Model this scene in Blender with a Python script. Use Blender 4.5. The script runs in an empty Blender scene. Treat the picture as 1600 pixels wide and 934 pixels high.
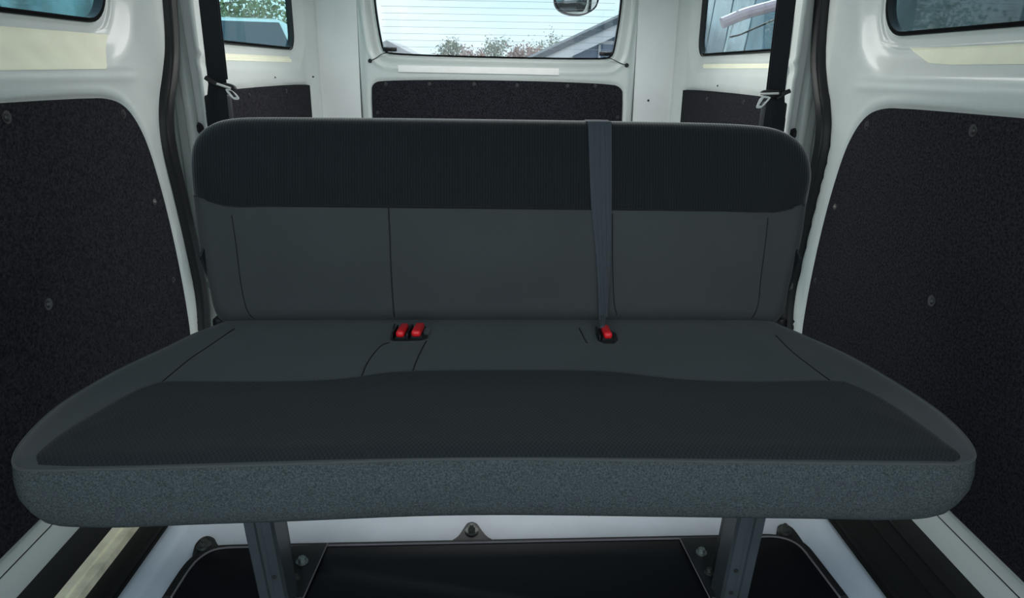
import bpy, bmesh, math, random
import numpy as np
from math import sin, cos, pi, sqrt, atan2, hypot, radians
from mathutils import Vector, Matrix
from mathutils.bvhtree import BVHTree

random.seed(7); rng = np.random.default_rng(7)
SC = bpy.context.scene
COL = SC.collection

# ------------------------------------------------------------------ camera
F, CX, CY = 1089.2, 811.1, 467.0
PITCH, YAW, ROLL = .31843, .041667, .014558
CAM = Vector((0, 0, .88))
_f = Vector((sin(YAW)*cos(PITCH), cos(YAW)*cos(PITCH), -sin(PITCH)))
_r = Vector((cos(YAW), -sin(YAW), 0)); _d = _f.cross(_r)
_r2 = cos(ROLL)*_r - sin(ROLL)*_d; _d2 = _f.cross(_r2)
cd = bpy.data.cameras.new('camera'); cam = bpy.data.objects.new('camera', cd); COL.objects.link(cam)
cam.matrix_world = Matrix(((_r2.x, -_d2.x, -_f.x, CAM.x), (_r2.y, -_d2.y, -_f.y, CAM.y), (_r2.z, -_d2.z, -_f.z, CAM.z), (0, 0, 0, 1)))
cd.sensor_width = 36; cd.lens = F/1600*36; cd.shift_x = -(CX-800)/1600; cd.clip_start = .02
SC.camera = cam

# ------------------------------------------------------------------ world, sun, exposure
w = bpy.data.worlds.new('sky'); SC.world = w; w.use_nodes = True
nt = w.node_tree; nt.nodes.clear()
def wn(t): return nt.nodes.new(t)
geo = wn('ShaderNodeTexCoord'); sep = wn('ShaderNodeSeparateXYZ'); nt.links.new(geo.outputs['Generated'], sep.inputs[0])
rmp = wn('ShaderNodeValToRGB'); nt.links.new(sep.outputs['Z'], rmp.inputs[0])
e = rmp.color_ramp.elements
e[0].position = 0.0; e[0].color = (.84, .95, 1, 1); e[1].position = .9; e[1].color = (.26, .52, .86, 1)
e2 = e.new(.25); e2.color = (.62, .87, 1, 1)
mp = wn('ShaderNodeMapping'); mp.inputs['Scale'].default_value = (3.2, 3.2, 9); nt.links.new(geo.outputs['Generated'], mp.inputs[0])
nz = wn('ShaderNodeTexNoise'); nz.inputs['Scale'].default_value = 1.3; nz.inputs['Detail'].default_value = 6; nt.links.new(mp.outputs[0], nz.inputs['Vector'])
cr = wn('ShaderNodeValToRGB'); cr.color_ramp.elements[0].position = .4; cr.color_ramp.elements[1].position = .58; nt.links.new(nz.outputs['Fac'], cr.inputs[0])
mx = wn('ShaderNodeMixRGB'); mx.inputs[2].default_value = (1.0, 1.02, 1.05, 1); nt.links.new(cr.outputs[0], mx.inputs[0]); nt.links.new(rmp.outputs[0], mx.inputs[1])
bg = wn('ShaderNodeBackground'); bg.inputs[1].default_value = 1.55; nt.links.new(mx.outputs[0], bg.inputs[0])
ow = wn('ShaderNodeOutputWorld'); nt.links.new(bg.outputs[0], ow.inputs[0])
sl = bpy.data.lights.new('sun', 'SUN'); sl.energy = 2.5; sl.angle = radians(1); sl.color = (1, .96, .86)
so = bpy.data.objects.new('sun', sl); COL.objects.link(so)
so.rotation_euler = Vector((-.08, -.62, -.78)).to_track_quat('-Z', 'Y').to_euler()
SC.view_settings.view_transform = 'Standard'; SC.view_settings.look = 'None'; SC.view_settings.gamma = 1
SC.view_settings.use_curve_mapping = False
SC.view_settings.exposure = 0.72

# ------------------------------------------------------------------ helpers
def ray(u, v):
    d = _r2*((u-CX)/F) + _d2*((v-CY)/F) + _f
    return d.normalized()
def at(u, v, ax, val):
    d = ray(u, v); t = (val-CAM[ax])/d[ax]; return CAM + d*t
def atp(u, v, p0, n):
    d = ray(u, v); t = (p0-CAM).dot(n)/d.dot(n); return CAM + d*t
def S(x, a, b):
    t = np.clip((x-a)/(b-a), 0, 1); return t*t*(3-2*t)
def tag(o, label=None, cat=None, group=None, kind=None):
    if label: o['label'] = label
    if cat: o['category'] = cat
    if group: o['group'] = group
    if kind: o['kind'] = kind
    return o
def mesh_obj(name, verts, faces, mat, parent=None, smooth=True, sharp=None):
    me = bpy.data.meshes.new(name); me.from_pydata([tuple(v) for v in verts], [], faces); me.update()
    bm = bmesh.new(); bm.from_mesh(me); bmesh.ops.remove_doubles(bm, verts=bm.verts, dist=1e-6)
    bmesh.ops.recalc_face_normals(bm, faces=bm.faces); bm.to_mesh(me); bm.free()
    return fin(name, me, mat, parent, smooth, sharp)
def fin(name, me, mat, parent=None, smooth=True, sharp=35):
    o = bpy.data.objects.new(name, me); COL.objects.link(o)
    if mat: me.materials.append(mat)
    if smooth:
        me.shade_smooth()
        if sharp: me.set_sharp_from_angle(angle=radians(sharp))
    if parent: o.parent = parent; o.matrix_parent_inverse = parent.matrix_world.inverted()
    return o
def bm_obj(name, bm, mat, parent=None, smooth=True, sharp=35):
    me = bpy.data.meshes.new(name); bmesh.ops.recalc_face_normals(bm, faces=bm.faces); bm.to_mesh(me); bm.free()
    return fin(name, me, mat, parent, smooth, sharp)
def empty(name, loc=(0, 0, 0)):
    o = bpy.data.objects.new(name, None); COL.objects.link(o); o.location = loc; o.empty_display_size = .05
    bpy.context.view_layer.update(); return o
def box(bm, c, s, bev=0, rot=None, seg=2):
    r = bmesh.ops.create_cube(bm, size=1, matrix=Matrix.Translation(c) @ (rot or Matrix()) @ Matrix.Diagonal((*s, 1)))
    if bev:
        es = list({e for v in r['verts'] for e in v.link_edges})
        bmesh.ops.bevel(bm, geom=es, offset=bev, segments=seg, affect='EDGES', profile=.5)
def cyl(bm, a, b, r1, r2=None, n=20, bev=0):
    a = Vector(a); b = Vector(b); d = b-a; r2 = r1 if r2 is None else r2
    m = Matrix.Translation((a+b)/2) @ d.to_track_quat('Z', 'Y').to_matrix().to_4x4()
    r = bmesh.ops.create_cone(bm, cap_ends=True, segments=n, radius1=r1, radius2=r2, depth=d.length, matrix=m)
    if bev:
        es = [e for e in {e for v in r['verts'] for e in v.link_edges} if any(len(f.verts) > 4 for f in e.link_faces)]
        bmesh.ops.bevel(bm, geom=es, offset=bev, segments=2, affect='EDGES')
def prism(bm, pts, off, bev=0, seg=2):
    """pts: coplanar 3D outline, extruded by vector off"""
    vs = [bm.verts.new(p) for p in pts]; ws = [bm.verts.new(Vector(p)+Vector(off)) for p in pts]
    n = len(pts); f1 = bm.faces.new(vs); f2 = bm.faces.new(ws[::-1])
    for i in range(n): bm.faces.new((vs[i], ws[i], ws[(i+1) % n], vs[(i+1) % n]))
    if bev:
        es = list(f1.edges)+list(f2.edges)
        bmesh.ops.bevel(bm, geom=es, offset=bev, segments=seg, affect='EDGES', profile=.5)
def tube(bm, pts, r, n=8, closed=False, flat=1.0, up=None):
    pts = [Vector(p) for p in pts]; m = len(pts); rings = []
    prev = None
    for i, p in enumerate(pts):
        t = (pts[(i+1) % m]-pts[i-1]) if closed else (pts[min(i+1, m-1)]-pts[max(i-1, 0)])
        t.normalize()
        if up is not None: a = (Vector(up)-t*Vector(up).dot(t)).normalized()
        else:
            ref = prev if prev is not None else (Vector((0, 0, 1)) if abs(t.z) < .9 else Vector((1, 0, 0)))
            a = (ref-t*ref.dot(t)).normalized()
        prev = a; b = t.cross(a)
        rr = r[i] if hasattr(r, '__len__') else r
        rings.append([bm.verts.new(p + a*cos(k*2*pi/n)*rr*flat + b*sin(k*2*pi/n)*rr) for k in range(n)])
    for i in range(m if closed else m-1):
        A, B = rings[i], rings[(i+1) % m]
        for k in range(n): bm.faces.new((A[k], A[(k+1) % n], B[(k+1) % n], B[k]))
    if not closed:
        bm.faces.new(rings[0][::-1]); bm.faces.new(rings[-1])
def ribbon(bm, pts, wdir, widths, th, nrm):
    """flat strap: pts centre line, wdir across directions (list), th thickness along nrm list"""
    rings = []
    for p, wd, wi, nn in zip(pts, wdir, widths, nrm):
        p = Vector(p); wd = Vector(wd).normalized()*wi/2; nn = Vector(nn).normalized()*th/2
        rings.append([bm.verts.new(q) for q in (p-wd+nn, p-wd*.33+nn*1.15, p+wd*.33+nn*1.15, p+wd+nn, p+wd-nn, p-wd-nn)])
    for A, B in zip(rings, rings[1:]):
        for k in range(6): bm.faces.new((A[k], A[(k+1) % 6], B[(k+1) % 6], B[k]))
    bm.faces.new(rings[0][::-1]); bm.faces.new(rings[-1])
def chaikin(pts, it=2, closed=True):
    pts = [np.array(p, float) for p in pts]
    for _ in range(it):
        out = []
        n = len(pts)
        if not closed: out.append(pts[0])
        for i in range(n if closed else n-1):
            a, b = pts[i], pts[(i+1) % n]; out += [a*.75+b*.25, a*.25+b*.75]
        if not closed: out.append(pts[-1])
        pts = out
    return pts
def resample(pts, n, closed=True):
    P = np.array(pts + ([pts[0]] if closed else []), float)
    L = np.concatenate([[0], np.cumsum(np.linalg.norm(np.diff(P, axis=0), axis=1))])
    t = np.linspace(0, L[-1], n+1 if closed else n); t = t[:-1] if closed else t
    return np.stack([np.interp(t, L, P[:, k]) for k in range(P.shape[1])], 1)
def rrect(cx, cy, hx, hy, r, n=8):
    out = []
    for k, (sx, sy) in enumerate(((1, 1), (-1, 1), (-1, -1), (1, -1))):
        for i in range(n+1):
            a = k*pi/2 + i*pi/2/n
            out.append((cx+sx*(hx-r)+r*cos(a), cy+sy*(hy-r)+r*sin(a)))
    return out
def sdf(poly, X, Y):
    """signed distance to closed polygon (negative inside)"""
    poly = np.array(poly); d = np.full(X.shape, 1e9); inside = np.zeros(X.shape, bool)
    for i in range(len(poly)):
        a = poly[i]; b = poly[(i+1) % len(poly)]; e = b-a
        t = np.clip(((X-a[0])*e[0]+(Y-a[1])*e[1])/(e@e+1e-12), 0, 1)
        d = np.minimum(d, np.hypot(X-a[0]-t*e[0], Y-a[1]-t*e[1]))
        c = (a[1] > Y) != (b[1] > Y)
        with np.errstate(divide='ignore', invalid='ignore'):
            xi = a[0]+(Y-a[1])*e[0]/(e[1] if abs(e[1]) > 1e-12 else 1e-12)
        inside ^= c & (X < xi)
    return np.where(inside, -d, d)

# ------------------------------------------------------------------ materials
MATS = {}
def mat(name, col, rough=.5, metal=0, bump=None, vary=None, spec=.5, coat=0, sheen=0, wave=None):
    """bump=(scale,strength,dist)  vary=(scale,amount,detail)"""
    m = bpy.data.materials.new(name); m.use_nodes = True; t = m.node_tree
    b = t.nodes['Principled BSDF']; b.inputs['Base Color'].default_value = (*col, 1)
    b.inputs['Roughness'].default_value = rough; b.inputs['Metallic'].default_value = metal
    b.inputs['Specular IOR Level'].default_value = spec; b.inputs['Coat Weight'].default_value = coat
    b.inputs['Coat Roughness'].default_value = .08
    if sheen: b.inputs['Sheen Weight'].default_value = sheen; b.inputs['Sheen Roughness'].default_value = .4
    tc = t.nodes.new('ShaderNodeTexCoord')
    if vary:
        n = t.nodes.new('ShaderNodeTexNoise'); n.inputs['Scale'].default_value = vary[0]; n.inputs['Detail'].default_value = vary[2] if len(vary) > 2 else 3
        t.links.new(tc.outputs['Object'], n.inputs['Vector'])
        r = t.nodes.new('ShaderNodeMapRange'); r.inputs['From Min'].default_value = .3; r.inputs['From Max'].default_value = .7
        r.inputs['To Min'].default_value = 1-vary[1]; r.inputs['To Max'].default_value = 1+vary[1]
        t.links.new(n.outputs['Fac'], r.inputs['Value'])
        h = t.nodes.new('ShaderNodeHueSaturation'); h.inputs['Color'].default_value = (*col, 1)
        t.links.new(r.outputs[0], h.inputs['Value']); t.links.new(h.outputs[0], b.inputs['Base Color'])
    if bump:
        n = t.nodes.new('ShaderNodeTexNoise'); n.inputs['Scale'].default_value = bump[0]; n.inputs['Detail'].default_value = 2
        t.links.new(tc.outputs['Object'], n.inputs['Vector'])
        bp = t.nodes.new('ShaderNodeBump'); bp.inputs['Strength'].default_value = bump[1]; bp.inputs['Distance'].default_value = bump[2]
        t.links.new(n.outputs['Fac'], bp.inputs['Height']); t.links.new(bp.outputs[0], b.inputs['Normal'])
    MATS[name] = m
    return m
def glass(name, tint, refl=.9):
    m = bpy.data.materials.new(name); m.use_nodes = True; t = m.node_tree; t.nodes.clear()
    o = t.nodes.new('ShaderNodeOutputMaterial'); mx = t.nodes.new('ShaderNodeMixShader')
    tr = t.nodes.new('ShaderNodeBsdfTransparent'); tr.inputs[0].default_value = (*tint, 1)
    gl = t.nodes.new('ShaderNodeBsdfGlossy'); gl.inputs['Roughness'].default_value = .02; gl.inputs[0].default_value = (refl, refl, refl, 1)
    fr = t.nodes.new('ShaderNodeFresnel'); fr.inputs[0].default_value = 1.5
    gm = t.nodes.new('ShaderNodeNewGeometry'); iv = t.nodes.new('ShaderNodeMath'); iv.operation = 'SUBTRACT'; iv.inputs[0].default_value = 1; t.links.new(gm.outputs['Backfacing'], iv.inputs[1])
    ml = t.nodes.new('ShaderNodeMath'); ml.operation = 'MULTIPLY'; t.links.new(fr.outputs[0], ml.inputs[0]); t.links.new(iv.outputs[0], ml.inputs[1])
    t.links.new(ml.outputs[0], mx.inputs[0]); t.links.new(tr.outputs[0], mx.inputs[1]); t.links.new(gl.outputs[0], mx.inputs[2]); t.links.new(mx.outputs[0], o.inputs[0])
    return m
WHITE = mat('white_paint', (.61, .66, .635), .42, vary=(9, .03), coat=.2)
# scuffed paint: adds small dark scuff marks
def scuffs(m, sc, thr):
    t = m.node_tree; b = t.nodes['Principled BSDF']; tc = t.nodes.new('ShaderNodeTexCoord')
    mpn = t.nodes.new('ShaderNodeMapping'); mpn.inputs['Scale'].default_value = (1, 1, .45); mpn.inputs['Rotation'].default_value = (.3, .2, 0)
    t.links.new(tc.outputs['Object'], mpn.inputs[0])
    n = t.nodes.new('ShaderNodeTexNoise'); n.inputs['Scale'].default_value = sc; n.inputs['Detail'].default_value = 5; n.inputs['Roughness'].default_value = .7
    t.links.new(mpn.outputs[0], n.inputs['Vector'])
    r = t.nodes.new('ShaderNodeValToRGB'); r.color_ramp.elements[0].position = thr; r.color_ramp.elements[1].position = thr+.05
    r.color_ramp.elements[0].color = (0, 0, 0, 1); r.color_ramp.elements[1].color = (.55, .55, .55, 1)
    t.links.new(n.outputs['Fac'], r.inputs[0])
    mxx = t.nodes.new('ShaderNodeMixRGB'); mxx.inputs[2].default_value = (.22, .2, .18, 1)
    src = b.inputs['Base Color'].links[0].from_socket if b.inputs['Base Color'].links else None
    if src: t.links.new(src, mxx.inputs[1])
    else: mxx.inputs[1].default_value = b.inputs['Base Color'].default_value
    t.links.new(r.outputs[0], mxx.inputs[0]); t.links.new(mxx.outputs[0], b.inputs['Base Color'])
FLOORP = mat('sky_shaded_floor_paint', (.62, .70, .77), .4, vary=(7, .07), coat=.15); WORN = mat('scuffed_white_paint', (.68, .71, .70), .42, vary=(6, .05), coat=.1); scuffs(WORN, 26, .69)  # floor's bluish tone stands for its skylit shade
SUNLIT_CREAM = mat('painted_sunlit_cream', (.94, .95, .74), .6, vary=(14, .04), bump=(180, .2, .001))  # cream tone paints the sunlit look of the window ledges
SUNLIT_WHITE = mat('painted_sunlit_white', (.95, .95, .92), .6, vary=(14, .03))  # white stands for the lit patch below the rear window
def felt(name, c1, c2, sc):
    m = mat(name, c1, .95, spec=.1)
    t = m.node_tree; b = t.nodes['Principled BSDF']; tc = t.nodes.new('ShaderNodeTexCoord')
    n = t.nodes.new('ShaderNodeTexNoise'); n.inputs['Scale'].default_value = sc; n.inputs['Detail'].default_value = 4; n.inputs['Roughness'].default_value = .75
    t.links.new(tc.outputs['Object'], n.inputs['Vector'])
    r = t.nodes.new('ShaderNodeValToRGB'); r.color_ramp.elements[0].position = .38; r.color_ramp.elements[1].position = .68
    r.color_ramp.elements[0].color = (*c1, 1); r.color_ramp.elements[1].color = (*c2, 1)
    t.links.new(n.outputs['Fac'], r.inputs[0]); t.links.new(r.outputs[0], b.inputs['Base Color'])
    bp = t.nodes.new('ShaderNodeBump'); bp.inputs['Strength'].default_value = .6; bp.inputs['Distance'].default_value = .002
    t.links.new(n.outputs['Fac'], bp.inputs['Height']); t.links.new(bp.outputs[0], b.inputs['Normal'])
    return m
FELT = felt('charcoal_felt', (.005, .005, .007), (.036, .035, .044), 190)
VALANCE = felt('grey_heathered_fabric', (.032, .040, .042), (.096, .112, .114), 400)
GREYCLOTH = mat('grey_seat_cloth', (.057, .063, .064), .85, spec=.2, bump=(500, .25, .0006), vary=(5, .06), sheen=.15)
DARK_TRIM = mat('black_seat_plastic', (.012, .013, .015), .5)
def woven(name, col, col2, sx, sz, axis='XZ', strength=.5):
    """dark fabric with fine ribs/dots in world metres"""
    m = mat(name, col, .85, spec=.2, sheen=.1)
    t = m.node_tree; b = t.nodes['Principled BSDF']; tc = t.nodes.new('ShaderNodeTexCoord'); sp = t.nodes.new('ShaderNodeSeparateXYZ')
    t.links.new(tc.outputs['Object'], sp.inputs[0])
    def sn(sock, k, ph=0):
        a = t.nodes.new('ShaderNodeMath'); a.operation = 'MULTIPLY'; a.inputs[1].default_value = 2*pi/k; t.links.new(sock, a.inputs[0])
        c = t.nodes.new('ShaderNodeMath'); c.operation = 'SINE'; t.links.new(a.outputs[0], c.inputs[0]); return c.outputs[0]
    a = sn(sp.outputs['X'], sx)
    if sz:
        z = sn(sp.outputs['Y' if axis == 'XY' else 'Z'], sz); mu = t.nodes.new('ShaderNodeMath'); mu.operation = 'MULTIPLY'; t.links.new(a, mu.inputs[0]); t.links.new(z, mu.inputs[1]); a = mu.outputs[0]
    r = t.nodes.new('ShaderNodeMapRange'); r.inputs['From Min'].default_value = -1; r.inputs['From Max'].default_value = 1; t.links.new(a, r.inputs['Value'])
    mxx = t.nodes.new('ShaderNodeMixRGB'); mxx.inputs[1].default_value = (*col, 1); mxx.inputs[2].default_value = (*col2, 1)
    t.links.new(r.outputs[0], mxx.inputs[0]); t.links.new(mxx.outputs[0], b.inputs['Base Color'])
    bp = t.nodes.new('ShaderNodeBump'); bp.inputs['Strength'].default_value = strength; bp.inputs['Distance'].default_value = .0008
    t.links.new(r.outputs[0], bp.inputs['Height']); t.links.new(bp.outputs[0], b.inputs['Normal'])
    return m
RIBBED = woven('dark_ribbed_fabric', (.0085, .0108, .0125), (.0145, .0175, .020), .0055, None)
DOTTED = woven('dark_dotted_fabric', (.0085, .011, .0125), (.021, .025, .027), .0065, .0085, 'XY')
RIBBED.node_tree.nodes['Principled BSDF'].inputs['Sheen Weight'].default_value = .5
THREAD = mat('dark_thread', (.008, .009, .010), .8)
PIPING = mat('grey_piping', (.05, .056, .056), .8, sheen=.2)
RUBBER = mat('black_rubber', (.011, .012, .013), .5, spec=.35)
MATT = mat('black_rubber_mat', (.008, .009, .009), .7, spec=.3, bump=(60, .2, .002), vary=(8, .2))
LID = mat('black_lid_paint', (.0025, .003, .006), .45, spec=.25)
EDGE_HIGHLIGHT = mat('painted_edge_highlight', (.18, .17, .18), .35)  # pale tone imitates the highlight along the rounded edge
STEEL = mat('dark_painted_steel', (.055, .070, .078), .42, metal=.3, vary=(12, .15))
STEELD = mat('black_painted_steel', (.012, .014, .016), .5, vary=(20, .3))
BOLT = mat('zinc_bolt', (.34, .38, .36), .38, metal=.8, bump=(300, .3, .001))
CHROME = mat('bright_tongue_steel', (.80, .80, .78), .35, metal=.35)
BLACKP = mat('black_plastic', (.010, .010, .012), .45, spec=.35)
RIVET = mat('black_rivet_plastic', (.022, .022, .024), .45)
RIVETG = mat('shiny_rivet', (.25, .25, .24), .3, metal=.7)
WEB = woven('black_webbing', (.012, .013, .016), (.020, .022, .026), .0022, None, strength=.4)
WEBL = woven('slate_webbing', (.052, .062, .072), (.072, .084, .096), .0024, None, strength=.4)
RED = mat('red_plastic', (.85, .014, .02), .35)
G_SMOKE = glass('dark_smoke_glass', (.46, .56, .57)); G_REAR = glass('clear_rear_glass', (.60, .65, .66)); G_TEAL = glass('teal_tinted_glass', (.56, .72, .74)); G_GREY = glass('smoke_tinted_glass', (.60, .68, .70))
CONC = mat('concrete', (.36, .35, .33), .9, vary=(1.5, .12), bump=(20, .3, .01))

# ------------------------------------------------------------------ van shell
X0 = .028                       # centre line of the van
HW, HQ, ZR = .865, .803, 1.36   # half widths (front side walls, quarter walls), roof height
YR = 3.2
SEAL = [(2.02, 1.36), (2.01, 1.2), (2.0, 1.05), (1.98, .92), (1.935, .84), (1.90, .79), (1.880, .74), (1.877, .67), (1.905, .55), (1.935, .39), (1.955, .25), (1.935, .14), (1.92, .05)]
SEAL = [tuple(p) for p in chaikin(SEAL, 2, False)]
sz_ = np.array([p[1] for p in SEAL])[::-1]; sy_ = np.array([p[0] for p in SEAL])[::-1]
PANEL_F = [(-.3, .077), (-.3, .80), (-.26, .815), (.6, .814), (1.55, .812), (1.635, .803), (1.685, .783), (1.725, .745), (1.758, .69), (1.787, .60), (1.81, .50), (1.828, .38), (1.838, .26), (1.838, .15), (1.81, .10), (1.77, .077)]
PANEL_F = [tuple(p) for p in chaikin(PANEL_F, 2)]
WIN_F = rrect(.98, 1.155, .735, .19, .085)
PANEL_Q = [tuple(p) for p in chaikin([(2.03, .2), (2.03, .79), (2.06, .812), (3.12, .81), (3.15, .79), (3.17, .66), (3.17, .2)], 2)]
WIN_Q = rrect(2.585, 1.125, .455, .183, .07)

def sheet(name, inner, outer, mp, disp, m, nr=60, npt=420, parent=None, thick=None):
    """wall skin lofted from a window loop out to a rectangle, with pressed relief"""
    inner = np.array(inner); c = inner.mean(0)
    per = resample([(outer[0], outer[2]), (outer[1], outer[2]), (outer[1], outer[3]), (outer[0], outer[3])], npt)
    ang = np.arctan2(per[:, 1]-c[1], per[:, 0]-c[0])
    ia = resample([tuple(p) for p in inner], 1600); iang = np.arctan2(ia[:, 1]-c[1], ia[:, 0]-c[0])
    # mix of angle mapping and arc length keeps corners well sampled
    o = np.argsort(iang); rad = np.hypot(*(ia-c).T)
    ir = np.interp(ang, np.concatenate([iang[o]-2*pi, iang[o], iang[o]+2*pi]), np.tile(rad[o], 3))
    inn = c + np.stack([np.cos(ang), np.sin(ang)], 1)*ir[:, None]
    t = np.linspace(0, 1, nr)**1.6
    P = inn[None]*(1-t[:, None, None]) + per[None]*t[:, None, None]
    D = disp(P[..., 0], P[..., 1])
    V = mp(P[..., 0], P[..., 1], D).reshape(-1, 3)
    Fc = [(i*npt+k, i*npt+(k+1) % npt, (i+1)*npt+(k+1) % npt, (i+1)*npt+k) for i in range(nr-1) for k in range(npt)]
    ob = mesh_obj(name, V, Fc, m, parent, True, None)
    nrm = sum((p.normal*p.area for p in ob.data.polygons), Vector()); vc = Vector((X0, 1.5, .7))-sum((v.co for v in ob.data.vertices), Vector())/len(ob.data.vertices)
    if nrm.dot(vc) < 0: ob.data.flip_normals()
    if thick:
        md = ob.modifiers.new('skin', 'SOLIDIFY'); md.thickness = .012; md.offset = thick
    return ob
def loop_ring(name, loop, mp, w_in, w_out, d0, d1, m, parent, cent=None):
    """rubber ring: rectangle section swept along a loop"""
    L = resample([tuple(p) for p in loop], 220); c = L.mean(0) if cent is None else cent
    tn = np.roll(L, -1, 0)-np.roll(L, 1, 0); tn /= np.linalg.norm(tn, axis=1)[:, None]
    nn = np.stack([tn[:, 1], -tn[:, 0]], 1)
    if ((L-c)*nn).sum() < 0: nn = -nn
    sec = [(w_out, d0), (w_out, d1*.7), (w_out*.5+w_in*.5, d1), (w_in, d1*.7), (w_in, d0)]
    V = []; n = len(L)
    for a, d in sec:
        q = L+nn*a; V.append(mp(q[:, 0], q[:, 1], np.full(n, d)))
    V = np.concatenate(V); k = len(sec)
    Fc = [(j*n+i, j*n+(i+1) % n, ((j+1) % k)*n+(i+1) % n, ((j+1) % k)*n+i) for j in range(k) for i in range(n)]
    return mesh_obj(name, V, Fc, m, parent, True, 40)
def plate(name, loop, mp, d0, d1, m, parent, bev=.002):
    P = np.array([tuple(p) for p in loop]); bm = bmesh.new()
    a = mp(P[:, 0], P[:, 1], np.full(len(P), d0)); b = mp(P[:, 0], P[:, 1], np.full(len(P), d1))
    off = Vector(b[0])-Vector(a[0]); prism(bm, [Vector(x) for x in a], off, bev)
    return bm_obj(name, bm, m, parent, True, 30)
def side_map(s, hw):
    def mp(Y, Z, D): return np.stack([X0 + s*(hw-D) + 0*Y, Y+0*D, Z+0*D], -1)
    return mp
def rear_map(X, Z, D): return np.stack([X+0*D, YR-D+0*X, Z+0*D], -1)

def front_disp(Y, Z):
    dw = sdf(WIN_F, Y, Z); dp = sdf(PANEL_F, Y, Z)
    ys = np.interp(Z, sz_, sy_)
    d = -.024*(1-S(dw, .034, .10)) - .006*(1-S(dw, .028, .034)) + .007*np.exp(-((dw-.004)/.004)**2)
    d += .0045*np.exp(-((Z-.850)/.009)**2)*(1-S(Y, 1.70, 1.80))*S(Z, .80, .84)
    d += .002*np.exp(-((Z-.872)/.007)**2)*(1-S(Y, 1.72, 1.80))
    d += -.007*(1-S(dp, .003, .013)) + .003*np.exp(-((dp-.019)/.006)**2)
    d += -.035*S(Y, ys-.035, ys+.005)
    # shallow pressed dish behind the window corner
    d += -.006*np.exp(-(((Y-1.83)/.05)**2+((Z-.97)/.09)**2))
    return d
def quarter_disp(Y, Z):
    dw = sdf(WIN_Q, Y, Z); dp = sdf(PANEL_Q, Y, Z)
    d = -.03*(1-S(dw, .02, .07)) + .004*np.exp(-((dw-.004)/.004)**2)
    d += .006*np.exp(-((Z-.905)/.006)**2)*(1-S(Y, 2.9, 3.0)) - .004*np.exp(-((Z-.885)/.01)**2)*(1-S(Y, 2.95, 3.05))
    d += -.006*(1-S(dp, .003, .012))
    d += .03*S(Y, 3.08, 3.19)
    return d

def rivet_at(name, p, n, r, m, parent):
    bm = bmesh.new(); p = Vector(p); n = Vector(n).normalized()
    cyl(bm, p-n*.002, p+n*.0015, r, r*.95, 18); cyl(bm, p+n*.0012, p+n*.005, r*.62, r*.45, 14, .0008)
    return bm_obj(name, bm, m, parent)

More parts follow.
